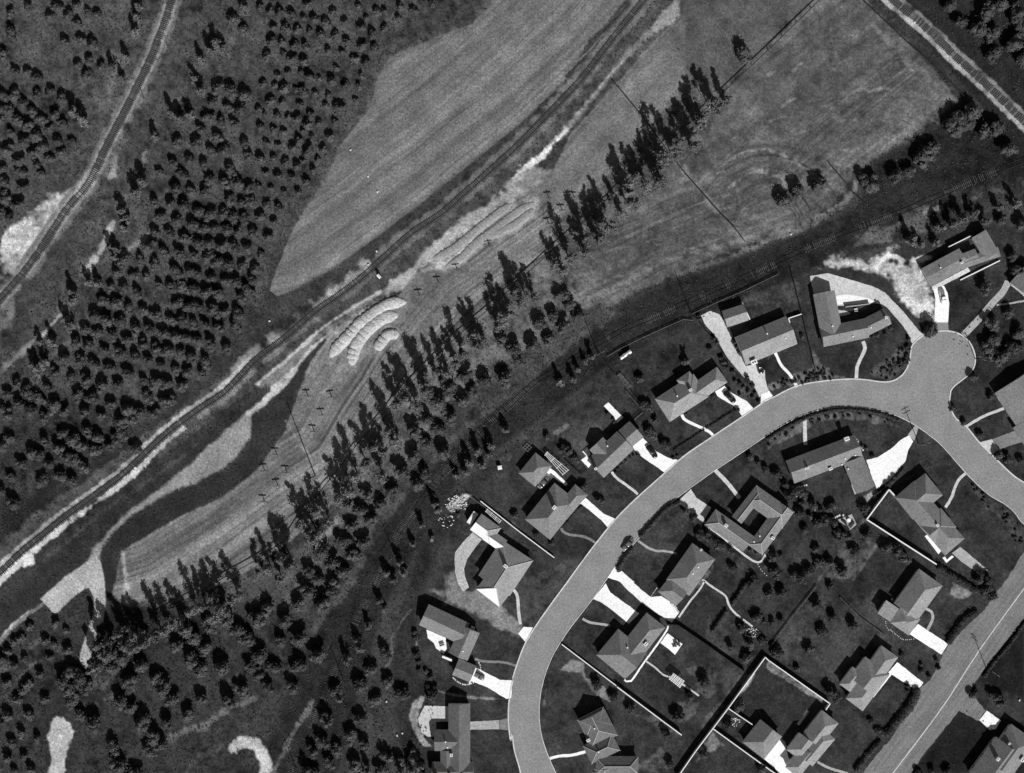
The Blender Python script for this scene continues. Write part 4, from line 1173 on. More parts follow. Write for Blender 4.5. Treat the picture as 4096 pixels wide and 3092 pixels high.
wall_run(FE, 'pale fence from the lath racks to the white-roofed house corner', 'fence', t[1, 2], '1820,925 1990,1050 2130,1160', 1.1, 0.1, 'wood_grey', None, True)


# raised irrigation pipe along the windbreak
def pipe(label, pts, h=1.45, r=0.16):
    P = [W(p) for p in pts]
    root = thing('irrigation_pipe', label, 'pipe', P[0].copy())
    org = P[0]
    pb = MB()
    for a, b in zip(P[:-1], P[1:]):
        pb.tube(a - org + Vector((0, 0, h)), b - org + Vector((0, 0, h)), r, n=8)
    pb.build('pipe', 'rusty_steel', root)
    for a, b in zip(P[:-1], P[1:]):
        d = b - a; n = max(1, int(d.length / 6))
        for i in range(n):
            q = a + d * (i / n) - org
            s_ = MB(); s_.box((q.x, q.y, -0.1), 0.2, 0.2, h - r + 0.1, math.atan2(d.y, d.x))
            s_.build('support', 'wood_dark', root)


pipe('dark raised irrigation pipe crossing the fallow field to the windbreak end', [(3300, -20)] + t[3, 0]('0,435') + t[2, 0]('1800,825'))
pipe('dark raised irrigation pipe running the whole length of the windbreak', t[2, 0]('1740,890 1540,1060 1130,1430 960,1590') + t[2, 1]('830,50 560,300 340,500 60,760') + t[1, 1]('2030,990 1850,1140 1640,1330') + t[1, 2]('1200,110 1090,250 860,520 660,780 480,1000 270,1310 0,1500') + t[0, 3]('1900,0 1680,130 1330,320'))

# ================================================================== TREES
def leaves(C, size, nrm=None, up=0.3, rng=R):
    """quads centred on C (n,3)"""
    n = len(C)
    d = rng.normal(0, 1, (n, 3)) if nrm is None else nrm + rng.normal(0, 0.38, (n, 3))
    d[:, 2] += up
    d /= np.linalg.norm(d, axis=1)[:, None]
    a = np.cross(d, rng.normal(0, 1, (n, 3))); a /= np.linalg.norm(a, axis=1)[:, None]
    b = np.cross(d, a)
    s = size * rng.uniform(0.6, 1.35, (n, 1))
    V = np.stack([C - a * s - b * s * 0.6, C + a * s - b * s * 0.6, C + a * s + b * s * 0.6, C - a * s + b * s * 0.6], 1).reshape(-1, 3)
    return V, np.arange(4 * n).reshape(n, 4)


def blob(c, r, n_lat=6, n_lon=9, rng=R, rough=0.18):
    V = []; Fc = []
    for i in range(n_lat + 1):
        th = math.pi * i / n_lat
        for j in range(n_lon):
            ph = 2 * math.pi * j / n_lon
            q = 1 + rng.normal(0, rough)
            V.append((c[0] + r[0] * q * math.sin(th) * math.cos(ph), c[1] + r[1] * q * math.sin(th) * math.sin(ph), c[2] + r[2] * q * math.cos(th)))
    for i in range(n_lat):
        for j in range(n_lon):
            Fc.append((i * n_lon + j, (i + 1) * n_lon + j, (i + 1) * n_lon + (j + 1) % n_lon, i * n_lon + (j + 1) % n_lon))
    return np.array(V), np.array(Fc)


def join(parts):
    Vs, Fs, o = [], [], 0
    for v, q in parts:
        Vs.append(v); Fs.append(q + o); o += len(v)
    return np.concatenate(Vs), np.concatenate(Fs)


def round_crown(seed, rad=1.9, hgt=2.9, n=560, leaf=0.17, gap=0.25, pointed=0.35):
    g = np.random.default_rng(seed)
    parts = []
    lob = [(g.normal(0, 0.30 * rad), g.normal(0, 0.30 * rad), hgt * g.uniform(0.42, 0.70), rad * g.uniform(0.45, 0.66)) for _ in range(10)]
    lob.append((0, 0, hgt * 0.5, rad * 0.86))
    lob.append((0, 0, hgt * 0.78, rad * (0.75 - pointed * 0.5)))
    for x, y, z, r in lob:
        z = max(z, r * 0.75 + 0.15)
        parts.append(blob((x, y, z), (r * 0.72, r * 0.72, r * 0.7), 5, 8, g))
        m = n // len(lob)
        d = g.normal(0, 1, (m, 3)); d /= np.linalg.norm(d, axis=1)[:, None]
        c = np.array([x, y, z]) + d * r * g.uniform(0.7, 1.12, (m, 1)) * np.array([1, 1, 0.95])
        c[:, 2] = np.maximum(c[:, 2], 0.12)
        parts.append(leaves(c, leaf, d, 0.3, g))
    return join(parts)


def gum_crown(seed, hgt=12.5, rad=2.1, n=1000, leaf=0.22):
    """tall, narrow, open crown: clumps of drooping leaves on the upper two thirds"""
    g = np.random.default_rng(seed)
    parts = []
    k = 15
    for i in range(k):
        u = (i + g.uniform(0, 0.9)) / k
        z = hgt * (0.24 + 0.74 * u)
        wid = rad * (0.35 + 1.0 * math.sin(math.pi * min(1, 0.12 + 0.86 * u)) * (1 - 0.45 * u))
        a = g.uniform(0, 2 * math.pi); q = wid * g.uniform(0.15, 0.75)
        c0 = np.array([q * math.cos(a), q * math.sin(a), z])
        r = rad * g.uniform(0.32, 0.6) * (1 - 0.35 * u)
        parts.append(blob(c0, (r * 0.5, r * 0.5, r * 0.85), 5, 7, g, 0.25))
        m = n // k
        d = g.normal(0, 1, (m, 3)); d /= np.linalg.norm(d, axis=1)[:, None]
        c = c0 + d * r * g.uniform(0.55, 1.35, (m, 1)) * np.array([1, 1, 1.35])
        parts.append(leaves(c, leaf, d, 0.1, g))
    return join(parts)


def trunk_mesh(name, h, r0, r1, m, limbs=3, seed=0):
    g = random.Random(seed)
    mb = MB()
    p = Vector((0, 0, -0.15)); n = 4
    for i in range(n):
        q = Vector((g.uniform(-0.02, 0.02) * h, g.uniform(-0.02, 0.02) * h, h * (i + 1) / n))
        ra = r0 + (r1 - r0) * i / n; rb_ = r0 + (r1 - r0) * (i + 1) / n
        mb.tube(p, q, ra, rb_, 7)
        p = q
    for i in range(limbs):
        z = h * g.uniform(0.35, 0.85); a = g.uniform(0, 6.28); L = h * g.uniform(0.13, 0.28)
        mb.tube((0, 0, z), (L * math.cos(a), L * math.sin(a), z + L * 0.9), r1 * 0.9, r1 * 0.35, 5)
    return mb.mesh(name, m)


def crown_mesh(name, data, m):
    return np_mesh(name, data[0], data[1], [m])


ORCH = [(crown_mesh('crown', round_crown(s_, 1.85 + 0.1 * (s_ % 3), 2.9 + 0.15 * (s_ % 4)), 'leaf_orchard'), trunk_mesh('trunk', 1.9, 0.16, 0.07, 'bark', 4, s_)) for s_ in range(20, 27)]
SCRB = [(crown_mesh('crown', round_crown(s_, 1.7, 2.3, 170, 0.24, pointed=0.1), 'leaf_orchard'), trunk_mesh('trunk', 1.5, 0.1, 0.05, 'bark', 4, s_)) for s_ in range(40, 45)]
GUMS = [(crown_mesh('crown', gum_crown(s_, 12.0 + (s_ % 3), 2.0 + 0.25 * (s_ % 3)), 'leaf_gum'), trunk_mesh('trunk', 11.0, 0.26, 0.06, 'bark_pale', 6, s_)) for s_ in range(60, 67)]
CONI = [(crown_mesh('crown', gum_crown(s_, 8.0, 2.4, 700, 0.28), 'leaf_gum'), trunk_mesh('trunk', 6.6, 0.24, 0.06, 'bark', 4, s_)) for s_ in range(80, 84)]
SHRB = [(crown_mesh('crown', round_crown(s_, 1.0, 1.5, 260, 0.14, pointed=0.2), 'leaf_shrub'), trunk_mesh('trunk', 0.9, 0.07, 0.03, 'bark', 3, s_)) for s_ in range(100, 105)]
CNT = {}


LAND = [(RAIL_L, 'beside the curving railway track', 130), (f('0,830 250,520 300,400 420,170'), 'beside the lane', 110), (RAIL_M, 'above the main railway bank', 170), (FIELD, 'along the edge of the ploughed field', 120), (RAIL_O, 'beside the old railway track', 110),
        ([p for h_ in HEAPS for p in h_], 'opposite the curved straw windrows', 260), ([p for h_ in STRAWROWS for p in h_], 'opposite the combed straw rows', 260), (t[1, 2]('225,235 505,765'), 'near the tallest bare pole', 190),
        (PAD1, 'near the forked gravel pad', 260), (PAD2, 'near the lone gravel strip', 220), (f('1500,165 1560,200 1790,0'), 'at the raised pipe end of the fallow field', 260)]


def where(p):
    best = None
    for pts, ph, mx in LAND:
        d = min(float(segdist(np.float64(p[0]), np.float64(p[1]), a, b)) for a, b in zip(pts[:-1], pts[1:]))
        if d < mx and (best is None or d / mx < best[0]):
            best = (d / mx, ph)
    return best[1] if best else 'in the inner rows'


BASES = {}


def vary(label, p, sc, group):
    b = BASES.setdefault(group, sc)
    size = 'large' if sc > 1.08 * b else 'small' if sc < 0.92 * b else ''
    ph = where(p)
    return ((size + ' ') if size else '') + label + ' ' + ph


SHORT = {'orchard left of the curving track': 'orchard tree of the leftmost grove', 'terraced orchard between the tracks': 'round tree of the terraced orchard', 'sparse slope trees beside the field': 'sparse young tree of the scrubby slope',
         'round trees below the windbreak': 'dark round tree below the windbreak', 'thick lower grove': 'dark bushy tree of the thick lower grove', 'windbreak gum trees': 'tall thin windbreak gum tree', 'tall trees along the lane': 'tall dark conical lane tree',
         'faint orchard rows by the gravel pad': 'faint small bush tree', 'trees between old railway and gardens': 'dark tree of the garden slope', 'pointed trees by the gardens': 'dark pointed tree of the garden belt'}


def tree(kind, p, sc, name, label, group, cat='tree'):
    cm, tm = kind[random.randrange(len(kind))]
    w = W(p)
    if group in SHORT:
        label = vary(SHORT[group], p, sc, group)
    s3 = (sc * random.uniform(0.9, 1.1), sc * random.uniform(0.9, 1.1), sc * random.uniform(0.92, 1.1))
    r = thing(name, label, cat, (w.x, w.y, 0), group, random.uniform(0, 6.28), s3)
    obj('trunk', tm, r)
    obj('crown', cm, r)
    CNT[group] = CNT.get(group, 0) + 1
    return r


def inframe(p, m=25):
    return -m < p[0] < 4096 + m and -m < p[1] < 3092 + m


def grove(kind, fr, txt, sc, name, label, group, off=1.35, var=0.16, cat='tree'):
    for p in fr(txt):
        s_ = sc * random.uniform(1 - var, 1 + var)
        q = (p[0] + 0.36 * off * s_ / S, p[1] + 0.933 * off * s_ / S)
        if inframe(q):
            tree(kind, q, s_, name, label, group, cat)


OL = 'orchard_tree'
g1 = ('round orchard tree in the grove left of the curving railway track', 'orchard left of the curving track')
for g_, b_ in (('windbreak gum trees', 0.95), ('orchard left of the curving track', 0.93), ('terraced orchard between the tracks', 1.02), ('sparse slope trees beside the field', 0.88), ('round trees below the windbreak', 1.27), ('thick lower grove', 1.3), ('tall trees along the lane', 0.7)):
    BASES[g_] = b_
grove(ORCH, t[0, 0], '95,105 245,40 510,50 590,120 665,35 760,100 840,115 440,130 665,195 100,250 550,340 705,325 800,380 30,440 670,550 770,525 875,565 745,635 145,610 235,610 330,660 130,820 25,800 315,810 440,770 200,890 90,945 280,940 355,1005 475,980 160,1010 10,1020 15,925 240,1065 430,1090 545,1060 100,1140 320,1150 500,1200 630,1215 200,1215 390,1240 65,1280 285,1300 535,1300 165,1370 440,1355 30,1440 320,1410 195,1470 360,1490 45,1550 205,1600 45,1650 540,850', 0.93, OL, *g1)
grove(ORCH, t[0, 1], '40,40 155,80 10,150 80,200', 1.0, OL, *g1)
g2 = ('round orchard tree in the terraced grove between the two railway tracks', 'terraced orchard between the tracks')
grove(ORCH, t[0, 0], '1880,740 2000,760 2120,800 1830,870 1965,905 2080,925 1785,990 1915,1040 2030,1060 1740,1110 1865,1160 2110,1215 1690,1235 1820,1275 1930,1285 1635,1370 1760,1400 1490,1400 1585,1495 1815,1540 1930,1545 2050,1560 1520,1610 1650,1640 1770,1650 2140,1610 1380,1480 2145,1340 1985,1440 2020,150 2100,240 1525,1230', 1.02, OL, *g2)
grove(ORCH, t[0, 1], '1330,45 1470,75 1590,85 1980,40 2080,60 2170,60 1400,180 1715,130 1825,155 1920,165 2020,180 2110,190 1535,215 1660,245 1765,280 1855,280 1960,300 2060,310 2180,330 1340,310 1470,335 1600,375 1715,410 1810,410 1920,430 2030,460 2140,460 1285,440 1410,470 1555,500 1675,525 1785,535 1870,570 1985,590 2090,610 2200,640 1075,545 1210,555 1335,590 1515,635 1630,650 1715,680 1840,705 1945,735 2030,740 2180,740 1020,655 1145,685 1265,705 1465,770 1565,780 1680,815 1780,830 1885,845 1070,790 960,785 1375,780 1190,840 2130,810 2080,890', 1.0, OL, *g2)
grove(ORCH, t[0, 1], '895,910 1000,925 1115,960 1240,980 1520,930 1625,950 1720,960 1835,975 1935,1000 2055,1030 815,1030 920,1060 1045,1075 1360,1030 1475,1065 1570,1075 1670,1090 1770,1110 1870,1130 2030,1110 735,1155 850,1180 1175,1130 1300,1160 980,1205 1420,1190 1510,1205 1610,1225 1720,1245 1820,1280 1105,1245 1240,1285 655,1275 760,1290 905,1330 1350,1325 1455,1330 1560,1350 1650,1385 1775,1420 1045,1365 1170,1405 1290,1420 1955,1310 560,1395 690,1430 825,1455 955,1490 1395,1465 1515,1500 1620,1520 1740,1520 480,1530 620,1560 750,1590 1115,1535 1240,1600 885,1620 1350,1600 1440,1610 1030,1640 140,1630 405,1640 235,1655 1560,1640', 1.03, OL, *g2)
grove(ORCH, t[0, 2], '75,40 235,20 335,75 170,110 265,190 75,220 470,130 670,40 810,65 560,190 740,180 955,120 860,225 1095,170 1215,195 1325,210 1425,90 1490,90 1280,60 1050,265 1135,265 375,250 10,165 560,370 640,420 680,470 750,340 1055,365 850,405 490,500 945,480 1010,440 80,420 380,430 15,500 270,540 345,560 190,640 440,640 590,580 650,600 720,660 830,520 540,740 100,760 350,790 620,780 10,880 130,980 1180,510', 1.06, OL, *g2)
g3 = ('sparse young orchard tree on the scrubby slope beside the ploughed field', 'sparse slope trees beside the field')
grove(SCRB, t[1, 0], '30,55 120,80 200,90 305,105 410,140 500,150 440,25 660,85 880,40 1040,85 1110,85 1365,75 1520,20 1240,40 950,145 1225,140 600,180 770,170 150,220 265,230 355,240 460,255 560,280 680,290 1000,275 1110,220 910,215 130,340 220,350 330,370 430,390 780,345 910,380 1020,395 620,425 740,435 90,470 235,450 310,490 410,510 850,490 940,530 690,575 275,615 385,610 190,640 455,650 545,665 650,680 910,645 55,710 165,720 245,740 340,760 770,715 890,735 410,770 510,790 620,810 120,855 225,870 380,890 600,895 860,855 720,910 20,925 70,970 180,985 275,1000 350,1000 470,980 540,1045 440,1055 680,1040 35,1080 150,1110 235,1125 400,1115 480,1165 630,1165 90,1220 190,1240 320,1255 365,1200 460,1260 575,1275 435,1305 30,1350 150,1350 250,1390 350,1410 410,1370 530,1365 85,1480 190,1500 315,1510 490,1450 430,1550 20,1590 130,1610 240,1640 360,1640', 0.88, 'scrub_tree', *g3, var=0.28)
grove(SCRB, t[1, 1], '90,80 200,110 30,180 150,230 100,350 40,510', 0.95, 'scrub_tree', *g3)
# tall trees along the lane and the track
g4 = ('tall dark conical tree beside the lane along the curving railway', 'tall trees along the lane')
grove(CONI, t[0, 0], '1870,350 1930,400 1830,420 1740,500 1680,660 1740,770 1490,960 1560,990 1640,970 1340,1150 1240,1540 1180,1640 1180,250 1190,130 1200,40 1090,480 980,570 1060,660 2110,60 720,1010 650,940', 0.72, 'roadside_tree', *g4, off=2.6)
grove(CONI, t[0, 1], '1060,130 1090,190 1070,270 950,440 1010,460 990,520 770,745 850,740 625,820 640,900 570,1060 610,1110 450,1240 345,1250 285,1450 330,1480 390,1430', 0.68, 'roadside_tree', *g4, off=2.6)
# dark round trees between windbreak and old railway
g5 = ('large dark round tree in the rows between the windbreak and the old railway', 'round trees below the windbreak')
grove(ORCH, t[1, 1], '2110,1220 2190,1330 1970,1580 1790,1540 2150,1570 1660,1640', 1.28, 'grove_tree', *g5, off=1.2)
grove(ORCH, t[1, 2], '1850,20 1570,110 1780,90 1470,240 1670,240 1355,360 1580,340 1470,470 1600,530 1350,570 1255,700 1460,730 1165,860 1380,810 965,910 1075,970 905,1040 820,1170 985,1110 735,1310 840,1420 650,1480 560,1390 450,1570 550,1620 660,1650 920,1310 750,1560', 1.28, 'grove_tree', *g5, off=1.2)
grove(ORCH, t[2, 1], '400,850 350,1030 550,1030 220,1090 430,1120 310,1220 160,1290 40,1410 480,940 10,1330', 1.25, 'grove_tree', *g5, off=1.2)
g6 = ('dark bushy tree in the thick grove at the lower end of the windbreak', 'thick lower grove')
grove(ORCH, t[0, 3], '1815,375 1950,310 1670,460 1770,550 2050,390 2180,290 2140,470 1530,540 1640,650 1720,740 1920,700 2170,720 1110,820 1340,810 1400,900 1490,990 1050,1010 1130,1070 1220,1180 1440,1190 1620,1130 1720,990 1950,980 2100,920 1330,1320 1400,1370 980,1400 1040,1560 1300,1450 560,830 630,760 700,800 600,900 760,880 640,1000 820,1190 700,1120 1060,620 960,700 1230,700 1060,1650 1180,1620', 1.3, 'grove_tree', *g6, off=1.2, var=0.2)
grove(ORCH, t[1, 3], '100,190 355,190 450,65 655,50 560,165 245,310 210,500 365,460 525,605 160,720 375,690 320,900 90,880 30,600 10,300 20,780', 1.3, 'grove_tree', *g6, off=1.2, var=0.15)
g7 = ('small dark bush tree in the faint rows beside the gravel pad', 'faint orchard rows by the gravel pad')
grove(SCRB, t[0, 3], '480,345 255,375 570,410 120,500 180,470 385,490 465,530 580,570 70,580 20,650 210,650 430,640 350,780 60,850 240,860 130,700 200,920 380,1000 150,1000 60,1130 30,1200 250,1130 180,1280 320,1330 100,1370 60,1500 200,1500 120,1620 260,1600', 0.95, 'scrub_tree', *g7)
g8 = ('dark tree in the scattered stand between the old railway and the house gardens', 'trees between old railway and gardens')
grove(ORCH, t[1, 3], '1110,590 1000,735 1140,850 1265,960 1040,1000 890,880 680,920 600,1150 910,1150 810,1300 930,1390 690,1440 1100,1470 1240,1540 1350,1500 850,1560 560,1350 490,1450 630,1540 500,1620 1080,1600', 1.12, 'grove_tree', *g8, off=1.2)
grove(CONI, t[1, 3], '710,980 620,1180 890,540 870,480 970,360 1060,150 1100,220 780,640 1240,1600 1400,1560 420,1600 1150,1500 1330,1590 1560,1640 1680,1640 1780,1660 960,1600 1440,1650', 0.62, 'grove_conifer', 'dark pointed tree in the belt between the old railway and the house gardens', 'pointed trees by the gardens', off=2.2)
grove(CONI, t[1, 2], '1900,520 2020,480 1950,640 1720,740 1800,700 2000,560 1530,980 1560,1040 1430,1160 1350,1320 1230,1480 1120,1580 2150,340 1830,620 1270,1560 1180,1640', 0.62, 'grove_conifer', 'dark pointed tree in the belt between the old railway and the house gardens', 'pointed trees by the gardens', off=2.2)
grove(CONI, t[2, 1], '620,1430 680,1380 560,1500 520,1580 400,1600 1500,1420', 0.55, 'grove_conifer', 'dark pointed tree in the belt between the old railway and the house gardens', 'pointed trees by the gardens', off=2.2)
grove(CONI, t[3, 1], '1450,260 1560,230 1640,180 1740,150 1850,220 1960,100 1200,370 1290,420 1420,400 2100,60', 0.7, 'grove_conifer', 'dark tall shrub tree behind the long low house with the terrace', 'trees behind the long low house', off=2.2)
grove(ORCH, t[3, 1], '1850,800 2060,1010 1920,1110 2150,1180 2110,640 1990,230 2180,230 2090,520 1370,1150 1880,1330 2000,1390 1930,1230 2100,1320', 1.15, 'garden_tree', 'dark round tree around the house of the long side path', 'trees around the side path', off=0.9)
grove(ORCH, t[3, 0], '1545,50 1850,110 1790,260 1930,280 1935,450 2100,380 2180,240 2190,500 1650,190 1990,30 2130,120', 1.4, 'grove_tree', 'round dark tree in the thin grove beyond the ballasted railway', 'thin grove beyond the ballasted track', off=0.6)
grove(ORCH, t[3, 0], '1540,1060 1620,1010 1700,1060 1600,1130 1330,1290 1290,1340 1400,1260 1740,950 1950,1100 2050,1280 1830,1130 1180,1480 1080,1500 820,1560 870,1590', 1.35, 'thicket_tree', 'dark thicket tree at the shaded corner of the fallow field', 'thicket at the field corner', off=0.8)
for p, lb in zip(t[3, 0]('400,1590 240,1640'), ('round dark tree nearest the fence in the row of three on the field', 'middle round dark tree in the row of three on the field')):
    tree(ORCH, (p[0] + 6, p[1] + 10), 1.35, 'field_tree', lb, 'three round trees on the field')
p = t[3, 1]('130,60')[0]
tree(ORCH, (p[0] + 3, p[1] + 6), 1.35, 'field_tree', 'end round dark tree farthest from the fence in the row of three', 'three round trees on the field')
p = t[2, 0]('1990,460')[0]
tree(ORCH, (p[0] + 2, p[1] + 3), 1.45, 'field_tree', 'single round dark tree standing alone near the raised pipe', None)
# windbreak: trunk feet
g9 = ('tall thin gum tree in the long windbreak row along the irrigation pipe', 'windbreak gum trees')
GUMP = [(t[2, 0], '1840,900 1700,930 1760,980 1600,1100 1630,1060 1530,1170 1560,1310 1450,1240 1390,1370 1310,1400 1260,1500 1250,1600 1150,1640 1060,1560 990,1640'), (t[2, 1], '1010,120 930,200 840,320 760,300 750,420 640,430 620,540 500,580 440,690 370,640 190,910 120,900 80,960 40,870'),
        (t[1, 1], '2160,1110 2090,1160 2190,1060 1970,1300 1900,1330 1880,1240 1790,1400 1730,1480 1660,1560 1560,1550 1480,1600'), (t[1, 2], '1480,60 1390,170 1300,110 1230,150 1230,470 1160,390 1110,560 1040,520 1100,770 960,660 880,760 840,900 800,780 820,1010 740,960 640,1160 560,1080 540,1290 470,1240 410,1180 320,1520 250,1470 220,1640 130,1560 60,1590'),
        (t[0, 3], '1640,400 1560,330 1780,210 1700,240 1860,150 1960,220 2060,130 1900,290 1480,400 1400,440 1280,520 1210,560 1130,540')]
for fr, q in GUMP:
    for p in fr(q):
        tree(GUMS, p, random.uniform(0.78, 1.12), 'gum_tree', *g9)
grove(GUMS, t[0, 3], '1060,420 1150,390 1220,440 900,520 830,660 860,720 980,500 920,600 1100,480 1000,600', 0.85, 'gum_tree', 'tall gum tree in the dark clump below the gravel pad bend', 'gum clump by the gravel pad', off=0.6)

# garden trees and shrubs
def shrubs(fr, txt, sc, name, label, group, off=0.55, var=0.2, kind=SHRB):
    for p in fr(txt):
        s_ = sc * random.uniform(1 - var, 1 + var)
        q = (p[0] + 0.36 * off * s_ / S, p[1] + 0.933 * off * s_ / S)
        if inframe(q):
            tree(kind, q, s_, name, label, group, 'shrub' if kind is SHRB else 'tree')


GT = 'garden_tree'; SB = 'garden_shrub'
shrubs(C10, '425,85 585,205 750,310', 1.8, GT, 'dark round tree in the row beside the thin white lot wall', 'trees beside the lot wall', 0.7)
shrubs(C10, '1075,555 1110,830 1195,385', 1.8, GT, 'dark round tree on the lawns behind the lot wall near the arbour', 'trees near the arbour lawn', 0.7)
shrubs(C11, '1120,770 1000,925', 1.9, GT, 'dark round tree by the arbour path', 'trees by the arbour path', 0.7)
shrubs(t[2, 3], '1970,390 1870,550 2010,640 2150,500 2040,520 2100,300 1940,1060 1640,1480', 1.7, GT, 'dark round tree in the planted garden at the end of the long path', 'trees of the long path garden', 0.6)
shrubs(C12, '910,340 1075,470 990,890 1240,580 1190,830', 1.5, GT, 'dark small tree on the lawn beside the long path', 'trees beside the long path', 0.6)
shrubs(C13, '385,860 780,900 1020,330 1070,490 1180,820', 1.4, GT, 'dark small tree around the courtyard house lawn', 'trees around the courtyard house', 0.6)
shrubs(C13, '640,540 560,690 620,720 250,640 180,590 310,690 360,690 760,740 850,745', 0.75, SB, 'dark shrub by the walls of the courtyard house', 'shrubs of the courtyard house', 0.4)
shrubs(C14, '25,430 105,540 130,640 260,610 300,650 270,720 360,720 250,800 440,780 520,760 560,740 420,900 560,900 480,860 340,840 200,600 850,760', 1.5, GT, 'dark bushy tree in the winding belt below the several-chimney house', 'winding tree belt', 0.5, 0.3)
shrubs(C14, '875,215 935,285 830,190 1110,520 1070,550 1140,480', 0.8, SB, 'dark shrub by the bright drive of the several-chimney house', 'shrubs by the bright drive', 0.4)
shrubs(t[3, 2], '840,1260 730,1400 625,1560 1000,1370 1100,1380 1150,1460 400,1380 420,1500 520,1500 600,1300 660,1270 580,1240 40,1560 30,1450 210,1610 60,1620 270,1620 340,1570', 1.75, GT, 'dark round tree in the gardens between the tree belt and vegetable rows', 'trees by the vegetable rows', 0.5, 0.25)
shrubs(t[3, 3], '10,100 100,90 520,40 30,350 715,370 335,570 70,600 460,420 100,330 410,190 540,300 240,750', 1.5, GT, 'dark round tree in the back garden above the white walled lawn', 'trees above the walled lawn', 0.5, 0.25)
shrubs(C17, '140,540 90,520 160,590', 1.7, GT, 'dark tree between the stepped house and the white garden wall', 'trees beside the stepped house', 0.5)
shrubs(C17, '785,195 970,290 975,350 1040,400 840,490 840,540 490,820 540,900 900,600 1110,250 1130,320', 0.8, SB, 'dark shrub on the front lawn of the stepped house', 'shrubs of the stepped house', 0.4)
shrubs(C16, '1110,130 1170,190 1150,260 1200,260 1090,180 1210,320', 1.9, GT, 'dark tall garden tree at the street corner of the pale-fronted house', 'corner trees by the street', 0.6)
shrubs(C19, '1000,220 1020,260 960,210', 1.7, GT, 'dark clipped tree beside the bright drive across the street', 'trees across the street', 0.5)
shrubs(C19, '520,910 380,910 250,930 800,170 760,200', 1.3, SB, 'dark shrub on the far side of the street', 'shrubs across the street', 0.4)
shrubs(C18, '170,290 60,470 380,870', 1.6, GT, 'dark tree against the white wall of the big dark lawn', 'trees by the white wall', 0.5)
shrubs(C5, '1330,230 1280,200 1370,260 1380,680 1360,640 1420,720 1650,880 1610,860 1700,900 1480,470 20,1000 60,960', 1.35, GT, 'dark bushy tree between the grey gabled house and the pale hipped house', 'trees between the two houses', 0.5)
shrubs(C5, '780,470 800,520 690,380 1200,1060 1130,1080 990,1170 1070,1110 920,1210 870,1290 830,1360 700,1400 1850,1080 1780,1110', 0.6, SB, 'small dark shrub in the beds of the grey gabled house', 'shrubs of the grey gabled house', 0.3)
shrubs(C4, '740,960 1600,900 1180,680 1470,580 1560,420 1640,460 1700,520 1780,600 1850,690 1890,620 1640,640 1950,760 780,910 1080,720', 0.75, SB, 'small dark shrub in the beds of the pale hipped house', 'shrubs of the pale hipped house', 0.3)
shrubs(C3, '430,1110 240,960 60,420 60,470 300,790 350,860 640,850 680,940 720,1020 850,1430 940,1560 870,1490 620,1340 1760,760 1380,1000 1470,970 1550,940 1200,1080', 0.85, SB, 'dark shrub along the edges of the two-tone house lot', 'shrubs of the two-tone house', 0.3)
shrubs(C6, '520,80 560,120 600,150 850,540 880,560 60,690 700,430 640,180', 1.35, GT, 'dark tree behind the chimneyed hip house and its lath racks', 'trees behind the hip house', 0.5)
shrubs(C7, '650,100 1000,370 860,290 120,110', 1.0, SB, 'dark shrub on the lawn beside the white-roofed house', 'shrubs by the white-roofed house', 0.4)
shrubs(C8, '140,390 150,430 150,590 170,650 245,755 280,800 180,740 260,900 300,930 330,900', 1.1, SB, 'dark shrub in the snaking bed behind the three-part house', 'snaking shrub bed', 0.4)
shrubs(C9, '300,180 280,200 40,170', 1.9, GT, 'dark round tree behind the pale round-ended court', 'trees behind the court', 0.5)
shrubs(C2, '2030,900 2090,960 2120,870 1780,1130 1760,1260 1790,1310 1760,1400 1740,1430 1770,1470 1710,1490 1760,1520 1690,1540 1660,1580 1650,1510 1570,1560 1480,1590 1480,950 1190,1090 1270,1070 1400,1050', 0.75, SB, 'dark shrub in the beds between the angled-wing house and the turning circle', 'shrubs by the turning circle', 0.3)
shrubs(C20, '440,170 395,190 500,165 520,120 290,320 410,445 340,690 510,840 450,815 600,850 170,520 240,610 460,200 560,60 430,90', 1.3, GT, 'dark bushy tree in the planting beside the turning circle', 'planting beside the turning circle', 0.4, 0.3)
shrubs(t[2, 2], '2120,640 2180,700 2050,600 450,510 540,600 300,420 1500,1060 1620,1230 1700,1300 1760,1360 1820,1400 1680,1250 1560,1110 1890,1540 2080,1640', 1.25, GT, 'dark bushy tree lining the drive and road verge of the courtyard house', 'trees by the courtyard drive', 0.5, 0.25)
shrubs(t[2, 1], '1480,1440 1100,1590 1820,1450 1840,1490', 1.5, GT, 'dark tree on the back lot of the pale hipped house', 'back lot trees', 0.5)

# rows of small bedding plants along the street beds
BEDP = 0
for (bp, bv) in BEDS[:5]:
    P_ = np.array(bp); x0, y0 = P_.min(0); x1, y1 = P_.max(0)
    n_try = 0; made = 0
    while n_try < 400 and made < 26:
        n_try += 1
        q = (random.uniform(x0, x1), random.uniform(y0, y1))
        ins = False
        for i in range(len(bp)):
            a, b = bp[i], bp[(i + 1) % len(bp)]
            if (a[1] > q[1]) != (b[1] > q[1]) and q[0] < (b[0] - a[0]) * (q[1] - a[1]) / (b[1] - a[1]) + a[0]: ins = not ins
        if ins and inframe(q, 5):
            tree(SHRB, q, random.uniform(0.35, 0.6), 'bedding_shrub', 'very small round shrub dotted in the street planting beds', 'dotted bed shrubs', 'shrub'); made += 1


